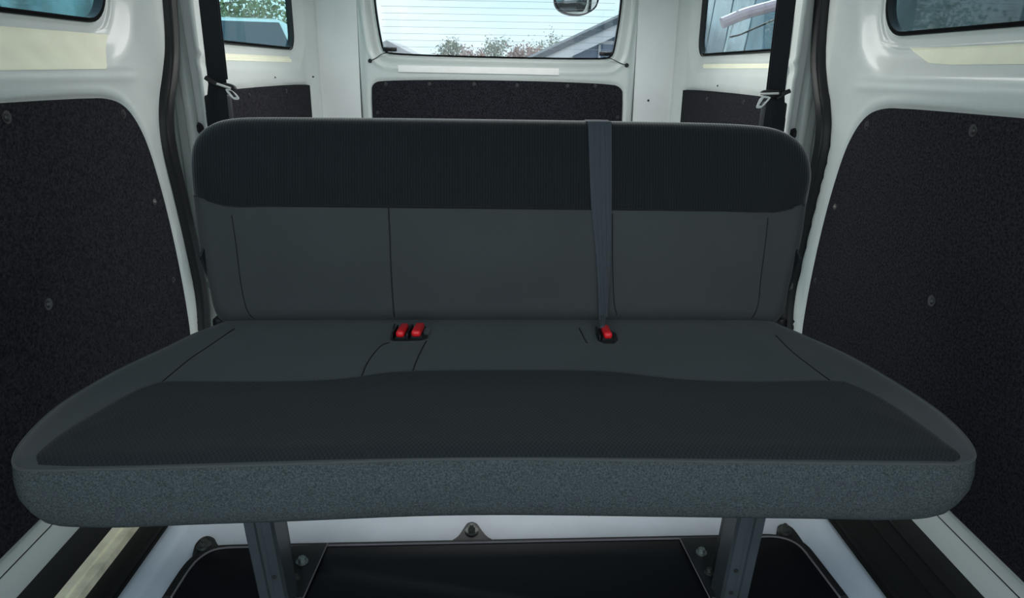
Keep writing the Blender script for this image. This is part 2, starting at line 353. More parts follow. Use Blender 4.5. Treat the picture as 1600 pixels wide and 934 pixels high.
for s, side in ((-1, 'left'), (1, 'right')):
    mp = side_map(s, HW)
    wl = sheet('door_1' if s < 0 else 'door_2', WIN_F, (-.4 if s < 0 else -1.6, 2.03, .07, ZR), mp, front_disp, WHITE, nr=84, npt=720, thick=-1 if s*1 < 0 else -1)  # right skin lengthened out of view to block light from that side
    tag(wl, f'white painted sliding side door skin on the {side} of the bench, window above felt panel', 'door', kind='structure')
    pn = plate('lining_panel', PANEL_F, mp, -.006, .003, FELT, wl)
    riv = [(-1, 10, 183, .012, 0), (-1, 192, 178, .011, 0), (-1, 241, 315, .008, 1), (-1, 270, 437, .007, 0), (-1, 75, 475, .012, 0),
           (1, 1355, 196, .011, 0), (1, 1521, 204, .012, 0), (1, 1305, 323, .008, 1), (1, 1275, 438, .007, 0), (1, 1456, 470, .012, 0)]
    for q, u, v, r, g in riv:
        if q == s:
            o = rivet_at('push_rivet', at(u, v, 0, X0+s*(HW-.003)), (-s, 0, 0), r, RIVETG if g else RIVET, pn)
            if g: o['label'] = 'shiny metal rivet'
    gk = loop_ring('window_gasket', WIN_F, mp, -.006, .003, -.040, -.0275, RUBBER, wl)
    gl = plate('window_1' if s < 0 else 'window_2', WIN_F, mp, -.035, -.031, G_TEAL if s < 0 else G_SMOKE, None, 0)
    tag(gl, f'tinted glass of the {side} sliding door, beside the camera', 'window', kind='structure')
    # door seal
    sc = []; sh = -.02 if s < 0 else 0
    for (y, z) in [(a_+sh, b_) for a_, b_ in SEAL]: sc.append((X0+s*(HW+.004), y, z))
    bm = bmesh.new(); tube(bm, sc, .025, 12, up=(-s, 0, 0), flat=1.2)
    sl_ = bm_obj('door_seal', bm, RUBBER); tag(sl_, f'black rubber door seal curving down the opening, {side} side', 'seal', 'door seals')
    for off in (-.013, .012):
        bm = bmesh.new(); tube(bm, [(X0+s*(HW-.016), y+off+sh, z) for (y, z) in SEAL], .006, 8)
        bm_obj('seal_lip', bm, RUBBER, sl_)
    # quarter wall behind the seal
    mq = side_map(s, HQ)
    qw = sheet('wall_left' if s < 0 else 'wall_right', WIN_Q, (1.99, YR+.02, 0.0, ZR), mq, quarter_disp, WHITE, nr=50, npt=360, thick=-1)
    tag(qw, f'white painted rear quarter wall on the {side} with window over felt panel', 'wall', kind='structure')
    qp = plate('lining_panel', PANEL_Q, mq, -.005, .004, FELT, qw)
    for (q, u, v) in ((-1, 389, 149), (-1, 447, 142), (1, 1105, 155), (1, 1163, 160)):
        if q == s: rivet_at('push_rivet', at(u, v, 0, X0+s*(HQ-.004)), (-s, 0, 0), .008, RIVET, qp)
    loop_ring('window_gasket', WIN_Q, mq, -.008, .003, -.046, -.0335, RUBBER, qw)
    gl = plate('window_3' if s < 0 else 'window_4', WIN_Q, mq, -.041, -.037, G_TEAL if s < 0 else G_GREY, None, 0)
    tag(gl, f'tinted rear quarter window glass in the {side} wall', 'window', kind='structure')
    for (q, u, v) in ((-1, 429, 121), (-1, 489, 120), (1, 1065, 130), (1, 1122, 134)):
        if q == s: rivet_at('screw_hole', at(u, v, 0, X0+s*(HQ+(.001 if v > 120 else -.026))), (-s, 0, 0), .004, RUBBER, qw)
    # body return between seal and pillar, and the pillar
    bm = bmesh.new()
    tr_ = [at(u, v, 1, 2.03) for u, v in ((311, 0), (318, 40), (324, 80), (329, 120), (331, 150), (334, 190), (339, 230), (345, 300), (352, 400), (359, 500))]
    inner = [(X0-p.x, p.z) for p in tr_]; inner = [(inner[0][0]+.005, ZR)]+inner+[(inner[-1][0], 0)]
    pts = [(X0+s*a, 2.03, z) for a, z in inner]+[(X0+s*.92, 2.03, 0), (X0+s*.92, 2.03, ZR)]
    prism(bm, pts, (0, .045, 0), .010, 3)
    pl = bm_obj('trim_1' if s < 0 else 'trim_2', bm, WORN); tag(pl, f'white body pillar behind the {side} end of the bench', 'pillar', kind='structure')
    bm = bmesh.new(); tube(bm, [(X0+s*(.868-.012*math.sin(z*3)), 2.02, z) for z in np.linspace(0.02, ZR-.01, 30)], .016, 12)
    bm_obj('edge_bead', bm, WHITE, pl)
    # grommet
    u, v = (310, 200) if s < 0 else (1240, 209)
    p = at(u, v, 1, 2.025); bm = bmesh.new(); cyl(bm, p, p+Vector((0, -.010, 0)), .0165, .0155, 24, .003); cyl(bm, p+Vector((0, -.009, 0)), p+Vector((0, -.013, 0)), .010, .008, 20)
    tag(bm_obj('grommet', bm, BLACKP), f'round black rubber plug in the white pillar on the {side} of the backrest', 'plug', 'pillar plugs')
    for (u, v, r) in (((346/4+262, 30, .006),) if s < 0 else ((1250, 48, .006),)):
        pass
    # D pillar
    bm = bmesh.new()
    prism(bm, [(X0+s*a, YR+.012, z) for a, z in ((.603, 0), (.606, .7), (.600, 1.15), (.595, ZR), (.84, ZR), (.84, 0))], (0, .04, 0), .004, 2)
    _dp = bm; bm = bmesh.new(); box(bm, (X0+s*.60, YR+.035, .69), (.05, .02, 1.3)); gap_ = bm; bm = _dp
    dp_ = bm_obj('trim_3' if s < 0 else 'trim_4', bm, WORN); tag(dp_, f'wide white corner pillar {side} of the rear door', 'pillar', kind='structure')
    bm_obj('gap_seal', gap_, RUBBER, dp_)
# sunlit patches on the ledges below the windows, painted as thin strips
def sun_plate(name, pts, mp, d0, d1, m, label):
    o = plate(name, pts, mp, d0, d1, m, None, .001); tag(o, label, 'trim strip', kind='structure'); return o  # plate stands for a sunlit patch, no real trim
def ledge(name, pts, s, hw, dfun, m, label, up=.0015, nu=60, nv=10):  # lays a strip of painted sunlight on a window ledge
    """thin strip that follows the pressed ledge"""
    (a0, a1), (b0, b1) = pts      # bottom edge pts, top edge pts as polylines
    A = resample(a0 if True else a0, nu, False); B = resample(a1, nu, False)
    V = []
    for k, off in ((0, up), (1, -.004)):
        for j in range(nv):
            t = j/(nv-1); q = A*(1-t)+B*t; D = dfun(q[:, 0], q[:, 1])+off
            V.append(side_map(s, hw)(q[:, 0], q[:, 1], D))
    V = np.concatenate(V); n = nu; Fc = []
    N = nu*nv
    for j in range(nv-1):
        for i in range(nu-1):
            a = j*nu+i; Fc.append((a, a+1, a+nu+1, a+nu)); Fc.append((N+a, N+a+nu, N+a+nu+1, N+a+1))
    for i in range(nu-1): Fc.append((i, N+i, N+i+1, i+1)); a = (nv-1)*nu+i; Fc.append((a, a+1, N+a+1, N+a))
    for j in range(nv-1): a = j*nu; Fc.append((a, a+nu, N+a+nu, N+a)); a = j*nu+nu-1; Fc.append((a, N+a, N+a+nu, a+nu))
    o = mesh_obj(name, V, Fc, m, None, True, 30); tag(o, label, 'trim strip', kind='structure'); return o  # strip stands for a sunlit patch, no real trim
ledge('sun_strip_1', (([(.0, .858), (1.622, .868)], [(.0, .933), (1.700, .941)]), (0, 0)), -1, HW, front_disp, SUNLIT_CREAM, 'cream strip of painted sunlight under the left sliding door window, square end')
ledge('sun_strip_2', (([(.0, .900), (1.42, .900), (1.5, .904), (1.60, .936)], [(.0, .934), (1.42, .934), (1.5, .9345), (1.605, .9365)]), (0, 0)), 1, HW, front_disp, SUNLIT_CREAM, 'cream strip of painted sunlight under the right sliding door window, curved end')
ledge('sun_strip_3', (([(2.1, .893), (2.93, .893)], [(2.1, .912), (2.94, .914)]), (0, 0)), -1, HQ, quarter_disp, SUNLIT_CREAM, 'pale strip of painted sunlight on the ledge under the left quarter window')
ledge('sun_strip_4', (([(2.1, .893), (2.90, .893)], [(2.1, .906), (2.93, .910)]), (0, 0)), 1, HQ, quarter_disp, SUNLIT_CREAM, 'pale strip of painted sunlight on the ledge under the right quarter window')

# rear door
WIN_R = [tuple(p) for p in resample(chaikin([(X0-.47, .932), (X0+0, .925), (X0+.47, .925), (X0+.495, .935), (X0+.508, .96), (X0+.528, 1.12), (X0+.53, 1.27), (X0+.50, 1.30), (X0-.50, 1.30), (X0-.53, 1.27), (X0-.526, 1.12), (X0-.506, .97), (X0-.496, .945)], 3), 240)]
PANEL_R = [tuple(p) for p in chaikin([(X0-.551, .15), (X0-.555, .78), (X0-.545, .812), (X0-.51, .825), (X0-.2, .832), (X0+.2, .831), (X0+.5, .823), (X0+.54, .810), (X0+.555, .78), (X0+.555, .15)], 2)]
def rear_disp(X, Z):
    dw = sdf(WIN_R, X, Z); dp = sdf(PANEL_R, X, Z)
    d = -.028*(1-S(dw, .012, .045)) + .004*np.exp(-((dw-.004)/.004)**2)
    d += .006*np.exp(-((dw-.058)/.010)**2)
    d += -.007*(1-S(dp, .003, .012)) - .012*S(np.abs(X-X0), .565, .6)
    return d
rd = sheet('door_3', WIN_R, (X0-.600, X0+.600, .02, ZR-.02), rear_map, rear_disp, WHITE, nr=50, npt=400)
rd.modifiers.new('skin', 'SOLIDIFY').thickness = .01; rd.modifiers['skin'].offset = -1
tag(rd, 'white painted rear door with wide window over a felt panel', 'door', kind='structure')
rp = plate('lining_panel', PANEL_R, rear_map, -.005, .004, FELT, rd)
for u, v in ((603, 131), (671, 131), (741, 131), (808, 133), (887, 134), (930, 134), (590, 176), (965, 183)):
    rivet_at('push_rivet', at(u, v, 1, YR-.004), (0, -1, 0), .008, RIVET, rp)
loop_ring('window_gasket', WIN_R, rear_map, -.005, .001, -.040, -.026, RUBBER, rd)
gl = plate('window_5', WIN_R, rear_map, -.036, -.032, G_REAR, None, 0)
tag(gl, 'clear rear door window glass with fine heating lines', 'window', kind='structure')
HEAT = mat('heating_line', (.32, .36, .38), .5)
me0 = None
for i, z in enumerate(np.arange(.965, 1.28, .027)):
    bm = bmesh.new(); box(bm, (X0, YR+.0300, z), (1.0 if z > 1 else .98, .0008, .0012)); bm_obj('heating_line', bm, HEAT, gl, False)
# strip painted as a sunlit patch, two wires with plugs
bm = bmesh.new(); a = at(622, 102, 1, YR-.004); b = at(873.5, 117.5, 1, YR-.004)
o = plate('sun_strip_5', [(a.x, b.z+.004), (b.x, b.z), (b.x, b.z+.028), (a.x, a.z)], rear_map, -.003, .0085, SUNLIT_WHITE, None, .001)
tag(o, 'white strip of painted sunlight below the rear window', 'trim strip', kind='structure')  # stands for a lit patch, no real trim
for k, (c, e_, g) in enumerate((((609, 77), (598, 83), (578.5, 95)), ((947, 84), (957, 92), (979, 102)))):
    t = empty('heater_wire', at(*c, 1, YR)); tag(t, ('black connector and wire at the left corner of the rear window', 'black connector and wire at the right corner of the rear window')[k], 'wire', 'rear window wires')
    p = at(*c, 1, YR+.02); sg = -1 if k == 0 else 1
    bm = bmesh.new(); box(bm, p, (.060, .018, .018), .005); box(bm, p+Vector((sg*.004, -.012, .002)), (.03, .012, .010), .003); bm_obj('connector', bm, BLACKP, t)
    q = [at(c[0]-sg*4, c[1]+5, 1, YR+.005), at(e_[0], e_[1], 1, YR-.008), at((e_[0]+g[0])/2, (e_[1]+g[1])/2+1.5, 1, YR-.012), at(*g, 1, YR-.006)]
    q = resample(chaikin([tuple(x) for x in q], 3, False), 24, False)
    bm = bmesh.new(); tube(bm, q, .0018, 8); bm_obj('cable', bm, BLACKP, t)
    g = at(*g, 1, YR+.001); bm = bmesh.new(); cyl(bm, g, g+Vector((0, -.010, 0)), .0095, .008, 20, .002); bm_obj('plug', bm, BLACKP, t)
# body screws on the corner pillars
for u, v, r in ((1013, 157, .005),):
    g = at(u, v, 1, YR+.012); bm = bmesh.new(); cyl(bm, g, g+Vector((0, -.004, 0)), r, r*.8, 14)
    tag(bm_obj('screw_plug', bm, BLACKP), 'tiny black plug in the white corner pillar right of the rear door', 'plug')

# ceiling, floor
bm = bmesh.new(); box(bm, (X0, 1.65, ZR+.012), (1.85, 3.3, .03), .008)
tag(bm_obj('ceiling', bm, WHITE), 'white painted van roof, out of view above', 'ceiling', kind='structure')
# floor: a lofted pressed sheet with ribs
nx, ny = 120, 200
xs = np.linspace(X0-.675, X0+.672, nx); ys = np.linspace(-.4, YR+.03, ny)
X, Y = np.meshgrid(xs, ys); Z = np.zeros_like(X)
Z += .010*np.clip(np.sin((X-X0)*2*pi/.19)*1.6, -1, 1)*S(Y, 1.30, 1.36)*S(.55-np.abs(X-X0), 0, .05)*.5
Z += .006*np.exp(-((np.abs(X-X0)-.655)/.006)**2)
V = np.stack([X, Y, Z], -1).reshape(-1, 3)
Fc = [(j*nx+i, j*nx+i+1, (j+1)*nx+i+1, (j+1)*nx+i) for j in range(ny-1) for i in range(nx-1)]
scuffs(FLOORP, 30, .67)
fl = mesh_obj('floor', V, Fc, FLOORP, None, True, None); tag(fl, 'white painted metal van floor under the bench', 'floor', kind='structure')
md = fl.modifiers.new('skin', 'SOLIDIFY'); md.thickness = .02; md.offset = -1
if fl.data.polygons[0].normal.z < 0: fl.data.flip_normals()
for s, side in ((-1, 'left'), (1, 'right')):
    # sunken channel with mat, rail with painted sunlight (left), sill
    bm = bmesh.new(); prism(bm, [(X0+s*.672, -.4, -.004), (X0+s*.86, -.4, -.004), (X0+s*.86, -.4, -.03), (X0+s*.672, -.4, -.03)], (0, YR+.35, 0))
    m_ = bm_obj('floor_mat', bm, MATT); tag(m_, f'black rubber mat strip along the {side} door sill', 'mat', 'sill mats')
    for a in (.69, .76, .80):
        if s > 0 or a < .7:
            bm = bmesh.new(); box(bm, (X0+s*a, 1.3, -.003), (.012 if a < .7 else .006, 3.3, .008), .002); bm_obj('mat_rib', bm, MATT, m_)
    bm = bmesh.new()
    prof = [(.852, -.03), (.852, .004), (.868, .035), (.870, .062), (.877, .066), (.880, .080), (.90, .082), (.90, -.03)]
    prism(bm, [(X0+s*a, -.4, z) for a, z in prof], (0, 2.35, 0))
    tr = bm_obj('trim_10' if s < 0 else 'trim_11', bm, WHITE); tag(tr, f'white painted {side} door sill', 'sill', kind='structure')
    bm = bmesh.new(); box(bm, (X0+s*.8685, .78, .040), (.003, 2.3, .0018), .0005); bm_obj('sill_line', bm, RUBBER, tr)
SUNLIT_RAIL = mat('painted_sunlit_rail', (.95, .90, .66), .45, vary=(30, .2))  # bright cream stands for sun falling on the rail
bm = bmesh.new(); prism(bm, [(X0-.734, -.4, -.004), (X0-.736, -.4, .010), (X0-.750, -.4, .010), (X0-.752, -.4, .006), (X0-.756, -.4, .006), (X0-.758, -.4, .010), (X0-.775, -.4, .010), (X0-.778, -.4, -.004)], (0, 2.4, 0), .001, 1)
tag(bm_obj('door_rail', bm, SUNLIT_RAIL), 'metal rail painted sunlit cream, lying between the black mats at the left door', 'rail')

# ------------------------------------------------------------------ black lid on the floor
lid = empty('access_hatch', (X0, .7, 0)); tag(lid, 'glossy black metal cover on the floor under the bench with bolted lugs', 'floor cover')
b0 = [at(u, v, 2, .012) for u, v in ((268, 934), (298, 886), (312, 872), (330, 860), (352, 856), (376, 855.5), (1185, 839.5), (1207, 838.5), (1230, 842), (1250, 853), (1262, 868), (1312, 934))]
front = [(b0[-1].x+.03, .5), (b0[0].x-.03, .5)]
outl = [tuple(p) for p in chaikin([(p.x, p.y) for p in b0]+front, 1)]
bm = bmesh.new(); prism(bm, [Vector((x, y, .001)) for x, y in outl], (0, 0, .011), .003, 2)
bm_obj('cover_plate', bm, LID, lid)
ed = resample(chaikin([(p.x, p.y, .0135) for p in b0], 2, False), 160, False)
bm = bmesh.new(); tube(bm, ed, .0018, 6); bm_obj('rim', bm, EDGE_HIGHLIGHT, lid)['label'] = 'pale rim of the cover with painted highlight'
bm = bmesh.new(); tube(bm, [(p[0]+(-.012 if p[0] < X0-.53 else .012 if p[0] > X0+.54 else 0), p[1]+.008, .004) for p in ed], .010, 8, flat=.6); bm_obj('rubber_edge', bm, RUBBER, lid)
for (u, v, base) in ((319, 851, [(352, 860), (300, 893), (300, 868), (306, 846), (320, 836), (334, 838), (340, 852)]),
                     (737, 828, [(697, 848), (715, 840), (724, 826), (730, 817), (737, 814), (745, 817), (752, 828), (762, 840), (778, 846)]),
                     (1226, 828, [(1207, 842), (1213, 836), (1214, 822), (1222, 817), (1234, 820), (1245, 832), (1262, 858), (1266, 874)])):
    bm = bmesh.new(); P = [at(a, b, 2, .008) for a, b in base]
    P = [Vector(p) for p in chaikin([tuple(p) for p in P], 2)]
    prism(bm, [Vector((p.x, p.y, .0015)) for p in P], (0, 0, .007), .002, 2)
    lg = bm_obj('lug', bm, STEELD, lid)
    c = at(u, v, 2, .012); bm = bmesh.new(); cyl(bm, (c.x, c.y, .008), (c.x, c.y, .013), .014, .013, 20, .001); cyl(bm, (c.x, c.y, .012), (c.x, c.y, .022), .008, .0075, 6, .001)
    cyl(bm, (c.x, c.y, .021), (c.x, c.y, .026), .004, .004, 12)
    bm_obj('bolt', bm, mat('dull_bolt', (.10, .11, .10), .4, metal=.6) if 'dull_bolt' not in MATS else MATS['dull_bolt'], lg)

# ------------------------------------------------------------------ bench seat
bench = empty('bench_seat', (X0, 1.1, 0)); tag(bench, 'three-place charcoal fabric bench seat standing on dark steel legs in the van', 'bench seat')
ZT = .388
Lp = [(331, 510), (297, 523), (260, 542), (209, 565), (163, 588), (93, 630), (56, 663), (28, 695), (17, 718), (24, 733), (60, 734.5)]
Fp = [(130, 733), (400, 726), (500, 722.5), (640, 717.5), (760, 716), (900, 717), (1200, 721.5)]
Rp = [(1440, 724), (1500, 724.5), (1526, 718), (1523, 700), (1502, 672), (1460, 635), (1386, 588), (1321, 551), (1251, 521), (1220, 508)]
ol = [at(u, v, 2, ZT-.008) for u, v in Lp+Fp+Rp]
ol = [(p.x, p.y) for p in ol]
ol = ol + [(X0+.56, 1.39), (X0-.56, 1.39)]
OUT = resample(chaikin(ol, 3), 420)
def cush_h(x, y):
    d = -sdf(OUT, x, y)
    back = S(y, .90, 1.35)
    h = ZT - .009*(1-np.clip(d/.03, 0, 1))**2 + .006*S(d, .02, .16)
    return h + .004*np.exp(-((x-X0)/.25)**2)*S(d, 0, .1)*(1-S(y, 1.0, 1.3))
segx = lambda x: np.clip(x, X0-.40, X0+.40)
def toward(P, f):
    c = np.stack([segx(P[:, 0]), np.full(len(P), 1.10)], 1); v = c-P; L = np.linalg.norm(v, axis=1)[:, None]
    return v, L
vdir, Ld = toward(OUT, 0)
rings = []; n = len(OUT)
ins = [0, .004, .009, .016, .026, .04, .06, .09]
for a in ins: rings.append(OUT + vdir/Ld*a)
for f in np.linspace(.2, 1, 16):
    q = OUT + vdir/Ld*.09; rings.append(q + (np.stack([segx(OUT[:, 0]), np.full(n, 1.10)], 1)-q)*f)
V = []
for q in rings: V.append(np.column_stack([q, cush_h(q[:, 0], q[:, 1])]))
m = len(rings)
Fc = [(j*n+i, j*n+(i+1) % n, (j+1)*n+(i+1) % n, (j+1)*n+i) for j in range(m-1) for i in range(n)]
cu = mesh_obj('seat_cover', np.concatenate(V), Fc, GREYCLOTH, bench, True, None)
if np.mean([p.normal.z for p in cu.data.polygons]) < 0: cu.data.flip_normals()
# skirt (heathered front band that wraps the sides)
V = []; zs = [(0, ZT-.0092), (-.0015, ZT-.015), (-.004, ZT-.035), (-.003, .33), (.002, .305), (.008, .288), (.016, .279), (.03, .274), (.2, .272)]
for a, z in zs:
    q = OUT + vdir/Ld*a
    zz = np.full(n, z)
    corner = .010*np.clip((.05-np.abs(z-.272))/.05, 0, 1)*S(np.abs(OUT[:, 0]-X0), .52, .66)   # ends tuck under
    q = q + vdir/Ld*corner[:, None]*1.2
    V.append(np.column_stack([q, zz]))
m = len(zs); Fc = [(j*n+i, j*n+(i+1) % n, (j+1)*n+(i+1) % n, (j+1)*n+i) for j in range(m-1) for i in range(n)]
Fc.append(tuple((m-1)*n+i for i in range(n)))
sk = mesh_obj('front_valance', np.concatenate(V), Fc, VALANCE, bench, True, None); sk['label'] = 'heathered grey front band of the seat'
bm = bmesh.new(); tube(bm, [(*p, ZT-.009) for p in (OUT + vdir/Ld*(.0004))], .0018, 8, True); bm_obj('piping', bm, PIPING, bench)
# dark insert
Li = [(254, 598), (231, 604), (209, 611), (139, 649), (93, 676), (66, 701), (56, 717), (60, 726)]
Ri = [(1318, 596.5), (1350, 607), (1386, 625), (1455.5, 672), (1480, 692), (1500, 708), (1502, 715), (1490, 718.5)]
Bi = [(254, 598), (400, 599), (500, 598), (560, 593), (600, 586), (640, 583.5), (780, 583), (900, 582.5), (960, 584), (1020, 592), (1080, 597), (1180, 599), (1260, 597), (1318, 596.5)]
fx = [(60, 726), (130, 727.5), (400, 720), (500, 715.5), (640, 710), (760, 708), (900, 709), (1200, 714.5), (1490, 718.5)]
def pl(pts): return [(p.x, p.y) for p in (at(u, v, 2, ZT+.003-.008*min(1, max(0, (v-690)/30))) for u, v in pts)]
NU, NV = 240, 50
A = resample(chaikin(pl(Bi), 2, False), NU, False); B = resample(chaikin(pl(fx), 2, False), NU, False)
Lc = resample(chaikin(pl(Li), 2, False), NV, False); Rc = resample(chaikin(pl(Ri), 2, False), NV, False)
uu = np.linspace(0, 1, NU)[None, :, None]; vv = np.linspace(0, 1, NV)[:, None, None]
C_ = (1-vv)*A[None]+vv*B[None]+(1-uu)*Lc[:, None]+uu*Rc[:, None]-((1-uu)*(1-vv)*A[0]+uu*(1-vv)*A[-1]+(1-uu)*vv*B[0]+uu*vv*B[-1])
H = cush_h(C_[..., 0], C_[..., 1])
eu = np.minimum(np.minimum(uu[..., 0], 1-uu[..., 0])*1.2, np.minimum(vv[..., 0], 1-vv[..., 0])*.25)
H = H + .0004+.0022*S(eu, 0, .008)
V = np.concatenate([np.dstack([C_, H]).reshape(-1, 3), np.dstack([C_, H*0+H-.006]).reshape(-1, 3)]); N = NU*NV
Fc = []
for j in range(NV-1):
    for i in range(NU-1):
        a = j*NU+i; Fc += [(a, a+1, a+NU+1, a+NU), (N+a, N+a+NU, N+a+NU+1, N+a+1)]
bo = [i for i in range(NU)]+[j*NU+NU-1 for j in range(1, NV)]+[(NV-1)*NU+i for i in range(NU-2, -1, -1)]+[j*NU for j in range(NV-2, 0, -1)]
Fc += [(bo[k], bo[(k+1) % len(bo)], N+bo[(k+1) % len(bo)], N+bo[k]) for k in range(len(bo))]
insr = mesh_obj('seat_insert', V, Fc, DOTTED, bench, True, 40); insr['label'] = 'darker dotted fabric panel over the front of the seat'

# backrest --------------------------------------------------------
P0 = Vector((0, 1.335, .385)); P1 = Vector((0, 1.43, .80)); US = (P1-P0).normalized(); UN = Vector((0, -US.z, US.y))   # front normal
UN.normalize()
Lb = [(383, 502.5), (365, 505), (352, 503), (342, 495), (335, 478), (329, 444), (318.5, 416), (315, 397), (311, 363), (307.5, 331), (303, 298), (300.5, 265), (301, 240), (305.5, 222), (314, 208), (326, 198), (342, 190), (362, 185.5), (400, 183)]
Tb = [(600, 184.5), (800, 187), (1000, 190), (1120, 192.5)]
Rb = [(1178, 196), (1207, 200), (1230, 209), (1246, 221), (1257, 236), (1263, 254), (1265.5, 275), (1262, 296), (1257, 320), (1251.7, 368), (1238, 424), (1229, 447), (1225, 479), (1217, 497), (1207, 505), (1190, 506), (1174, 502)]
Bb = [(1000, 501.5), (680, 501.5)]
MID = P0 - UN*.035
def pln(u, v, off=-.035):
    p = atp(u, v, P0+UN*off, UN); return (p.x, (p-P0).dot(US))
bo = [pln(u, v) for u, v in Lb+Tb+Rb+Bb]
BO = resample(chaikin(bo, 2), 420); n = len(BO)
smx = np.clip(BO[:, 0], X0-.46, X0+.46); smid = np.full(n, .21)
cen = np.stack([smx, smid], 1); vd = cen-BO; vl = np.linalg.norm(vd, axis=1)[:, None]
R_ = .036
prof = [(.05, -.105), (.02, -.103), (.006, -.095), (0, -.08), (0, -.05)]
for k in range(0, 9):
    a = k/8*pi/2; prof.append((R_*(1-cos(a)), -.035+.033*sin(a)))
V = []
def put(q, wv):
    return np.array([[x, (P0+US*s_+UN*w_)[1], (P0+US*s_+UN*w_)[2]] for (x, s_), w_ in zip(q, wv)])
rings = [(BO+vd/vl*a, np.full(n, w_)) for a, w_ in prof]
q0 = BO+vd/vl*R_
for f in np.linspace(.05, 1, 22):
    q = q0+(cen-q0)*f
    rings.append((q, np.full(n, -.002)+.010*S(np.full(n, f), 0, .6)))
V = [put(q, w_) for q, w_ in rings]; m = len(V)
Fc = [(j*n+i, j*n+(i+1) % n, (j+1)*n+(i+1) % n, (j+1)*n+i) for j in range(m-1) for i in range(n)]
Fc.append(tuple(range(n)))
me = bpy.data.meshes.new('tmp'); me.from_pydata([tuple(v) for v in np.concatenate(V)], [], Fc)
bm = bmesh.new(); bm.from_mesh(me); bmesh.ops.remove_doubles(bm, verts=bm.verts, dist=1e-5); bmesh.ops.recalc_face_normals(bm, faces=bm.faces)
sa = [atp(u, v, P0, UN) for u, v in ((305, 307), (358, 322.5), (1210, 331.5), (1257, 319))]
planes = []
for a, b in zip(sa, sa[1:]):
    d = (b-a).normalized(); pn = d.cross(UN).normalized()
    if pn.z < 0: pn = -pn
    planes.append((a, pn))
    bmesh.ops.bisect_plane(bm, geom=bm.verts[:]+bm.edges[:]+bm.faces[:], plane_co=a, plane_no=pn)
def upper(c):
    # above seam: seam is a shallow cup -> above iff above the middle line and outside segments' own lines by x
    k = 0 if c.x < sa[1].x else 1 if c.x < sa[2].x else 2
    return (c-planes[k][0]).dot(planes[k][1]) > 0
bm2 = bm.copy()
bmesh.ops.delete(bm, geom=[f for f in bm.faces if upper(f.calc_center_median())], context='FACES')
bmesh.ops.delete(bm2, geom=[f for f in bm2.faces if not upper(f.calc_center_median())], context='FACES')
BACKL = bm.copy(); BACKU = bm2.copy()
for b_, nm, m_, lb in ((bm, 'backrest', GREYCLOTH, None), (bm2, 'headrest_band', RIBBED, 'dark ribbed fabric band along the top of the backrest')):
    me = bpy.data.meshes.new(nm); b_.to_mesh(me); b_.free(); o = fin(nm, me, m_, bench, True, None)
    if lb: o['label'] = lb
bpy.data.meshes.remove(bpy.data.meshes['tmp'])
bv = [BVHTree.FromBMesh(BACKL), BVHTree.FromBMesh(BACKU), BVHTree.FromPolygons([v.co for v in cu.data.vertices], [tuple(p.vertices) for p in cu.data.polygons]),
      BVHTree.FromPolygons([v.co for v in insr.data.vertices], [tuple(p.vertices) for p in insr.data.polygons])]
def hit(u, v, which=(0, 1, 2, 3)):
    d = ray(u, v); best = None
    for k in which:
        l, nn, _, dist = bv[k].ray_cast(CAM, d)
        if l is not None and (best is None or dist < best[2]): best = (l, nn if nn.dot(d) < 0 else -nn, dist)
    return best
def seam(pts, r=.0011, m_=THREAD, name='seam', which=(0, 1, 2)):
    P = resample(chaikin(pts, 2, False), 40, False); out = []
    for u, v in P:
        h = hit(u, v, which)
        if h: out.append(h[0]+h[1]*r*.3)
    if len(out) > 2:
        bm = bmesh.new(); tube(bm, out, r, 6); return bm_obj(name, bm, m_, bench)
seam([(304, 306), (328, 314.6), (350, 321), (368, 323.5), (414, 321.5), (513, 321), (680, 322.6), (1000, 327), (1150, 329.5), (1208, 332), (1222, 329.5), (1256, 320)], .0016, which=(0, 1))
seam([(362, 336), (366, 363), (370, 390), (375, 436.5), (383, 478), (390, 492), (397, 497)])
seam([(607, 325), (609, 363), (610, 400), (611.5, 431), (613.5, 465), (616, 495)], .0014)
seam([(957, 334), (957, 400), (958, 440), (959, 470), (961, 482), (964, 492)])
seam([(1200, 340), (1196, 380), (1188, 439), (1186, 471), (1180, 490), (1174, 497)])
for pts in ([(254, 596), (297, 560), (325, 542), (345, 528), (366, 514)], [(565, 588), (573, 567.5), (586, 549.5), (596, 539), (608, 535.5)],
            [(643.5, 584), (650, 565), (660, 544), (666, 533)], [(905, 513), (911, 525), (917, 536)], [(614, 514), (617, 506)],
            [(1296, 594), (1270, 575), (1235, 548), (1212, 524)]):
    seam(pts, .0012, which=(2,))
seam([(610, 535), (637, 535), (666, 533)], .0018, PIPING, 'stitched_edge', (2,))

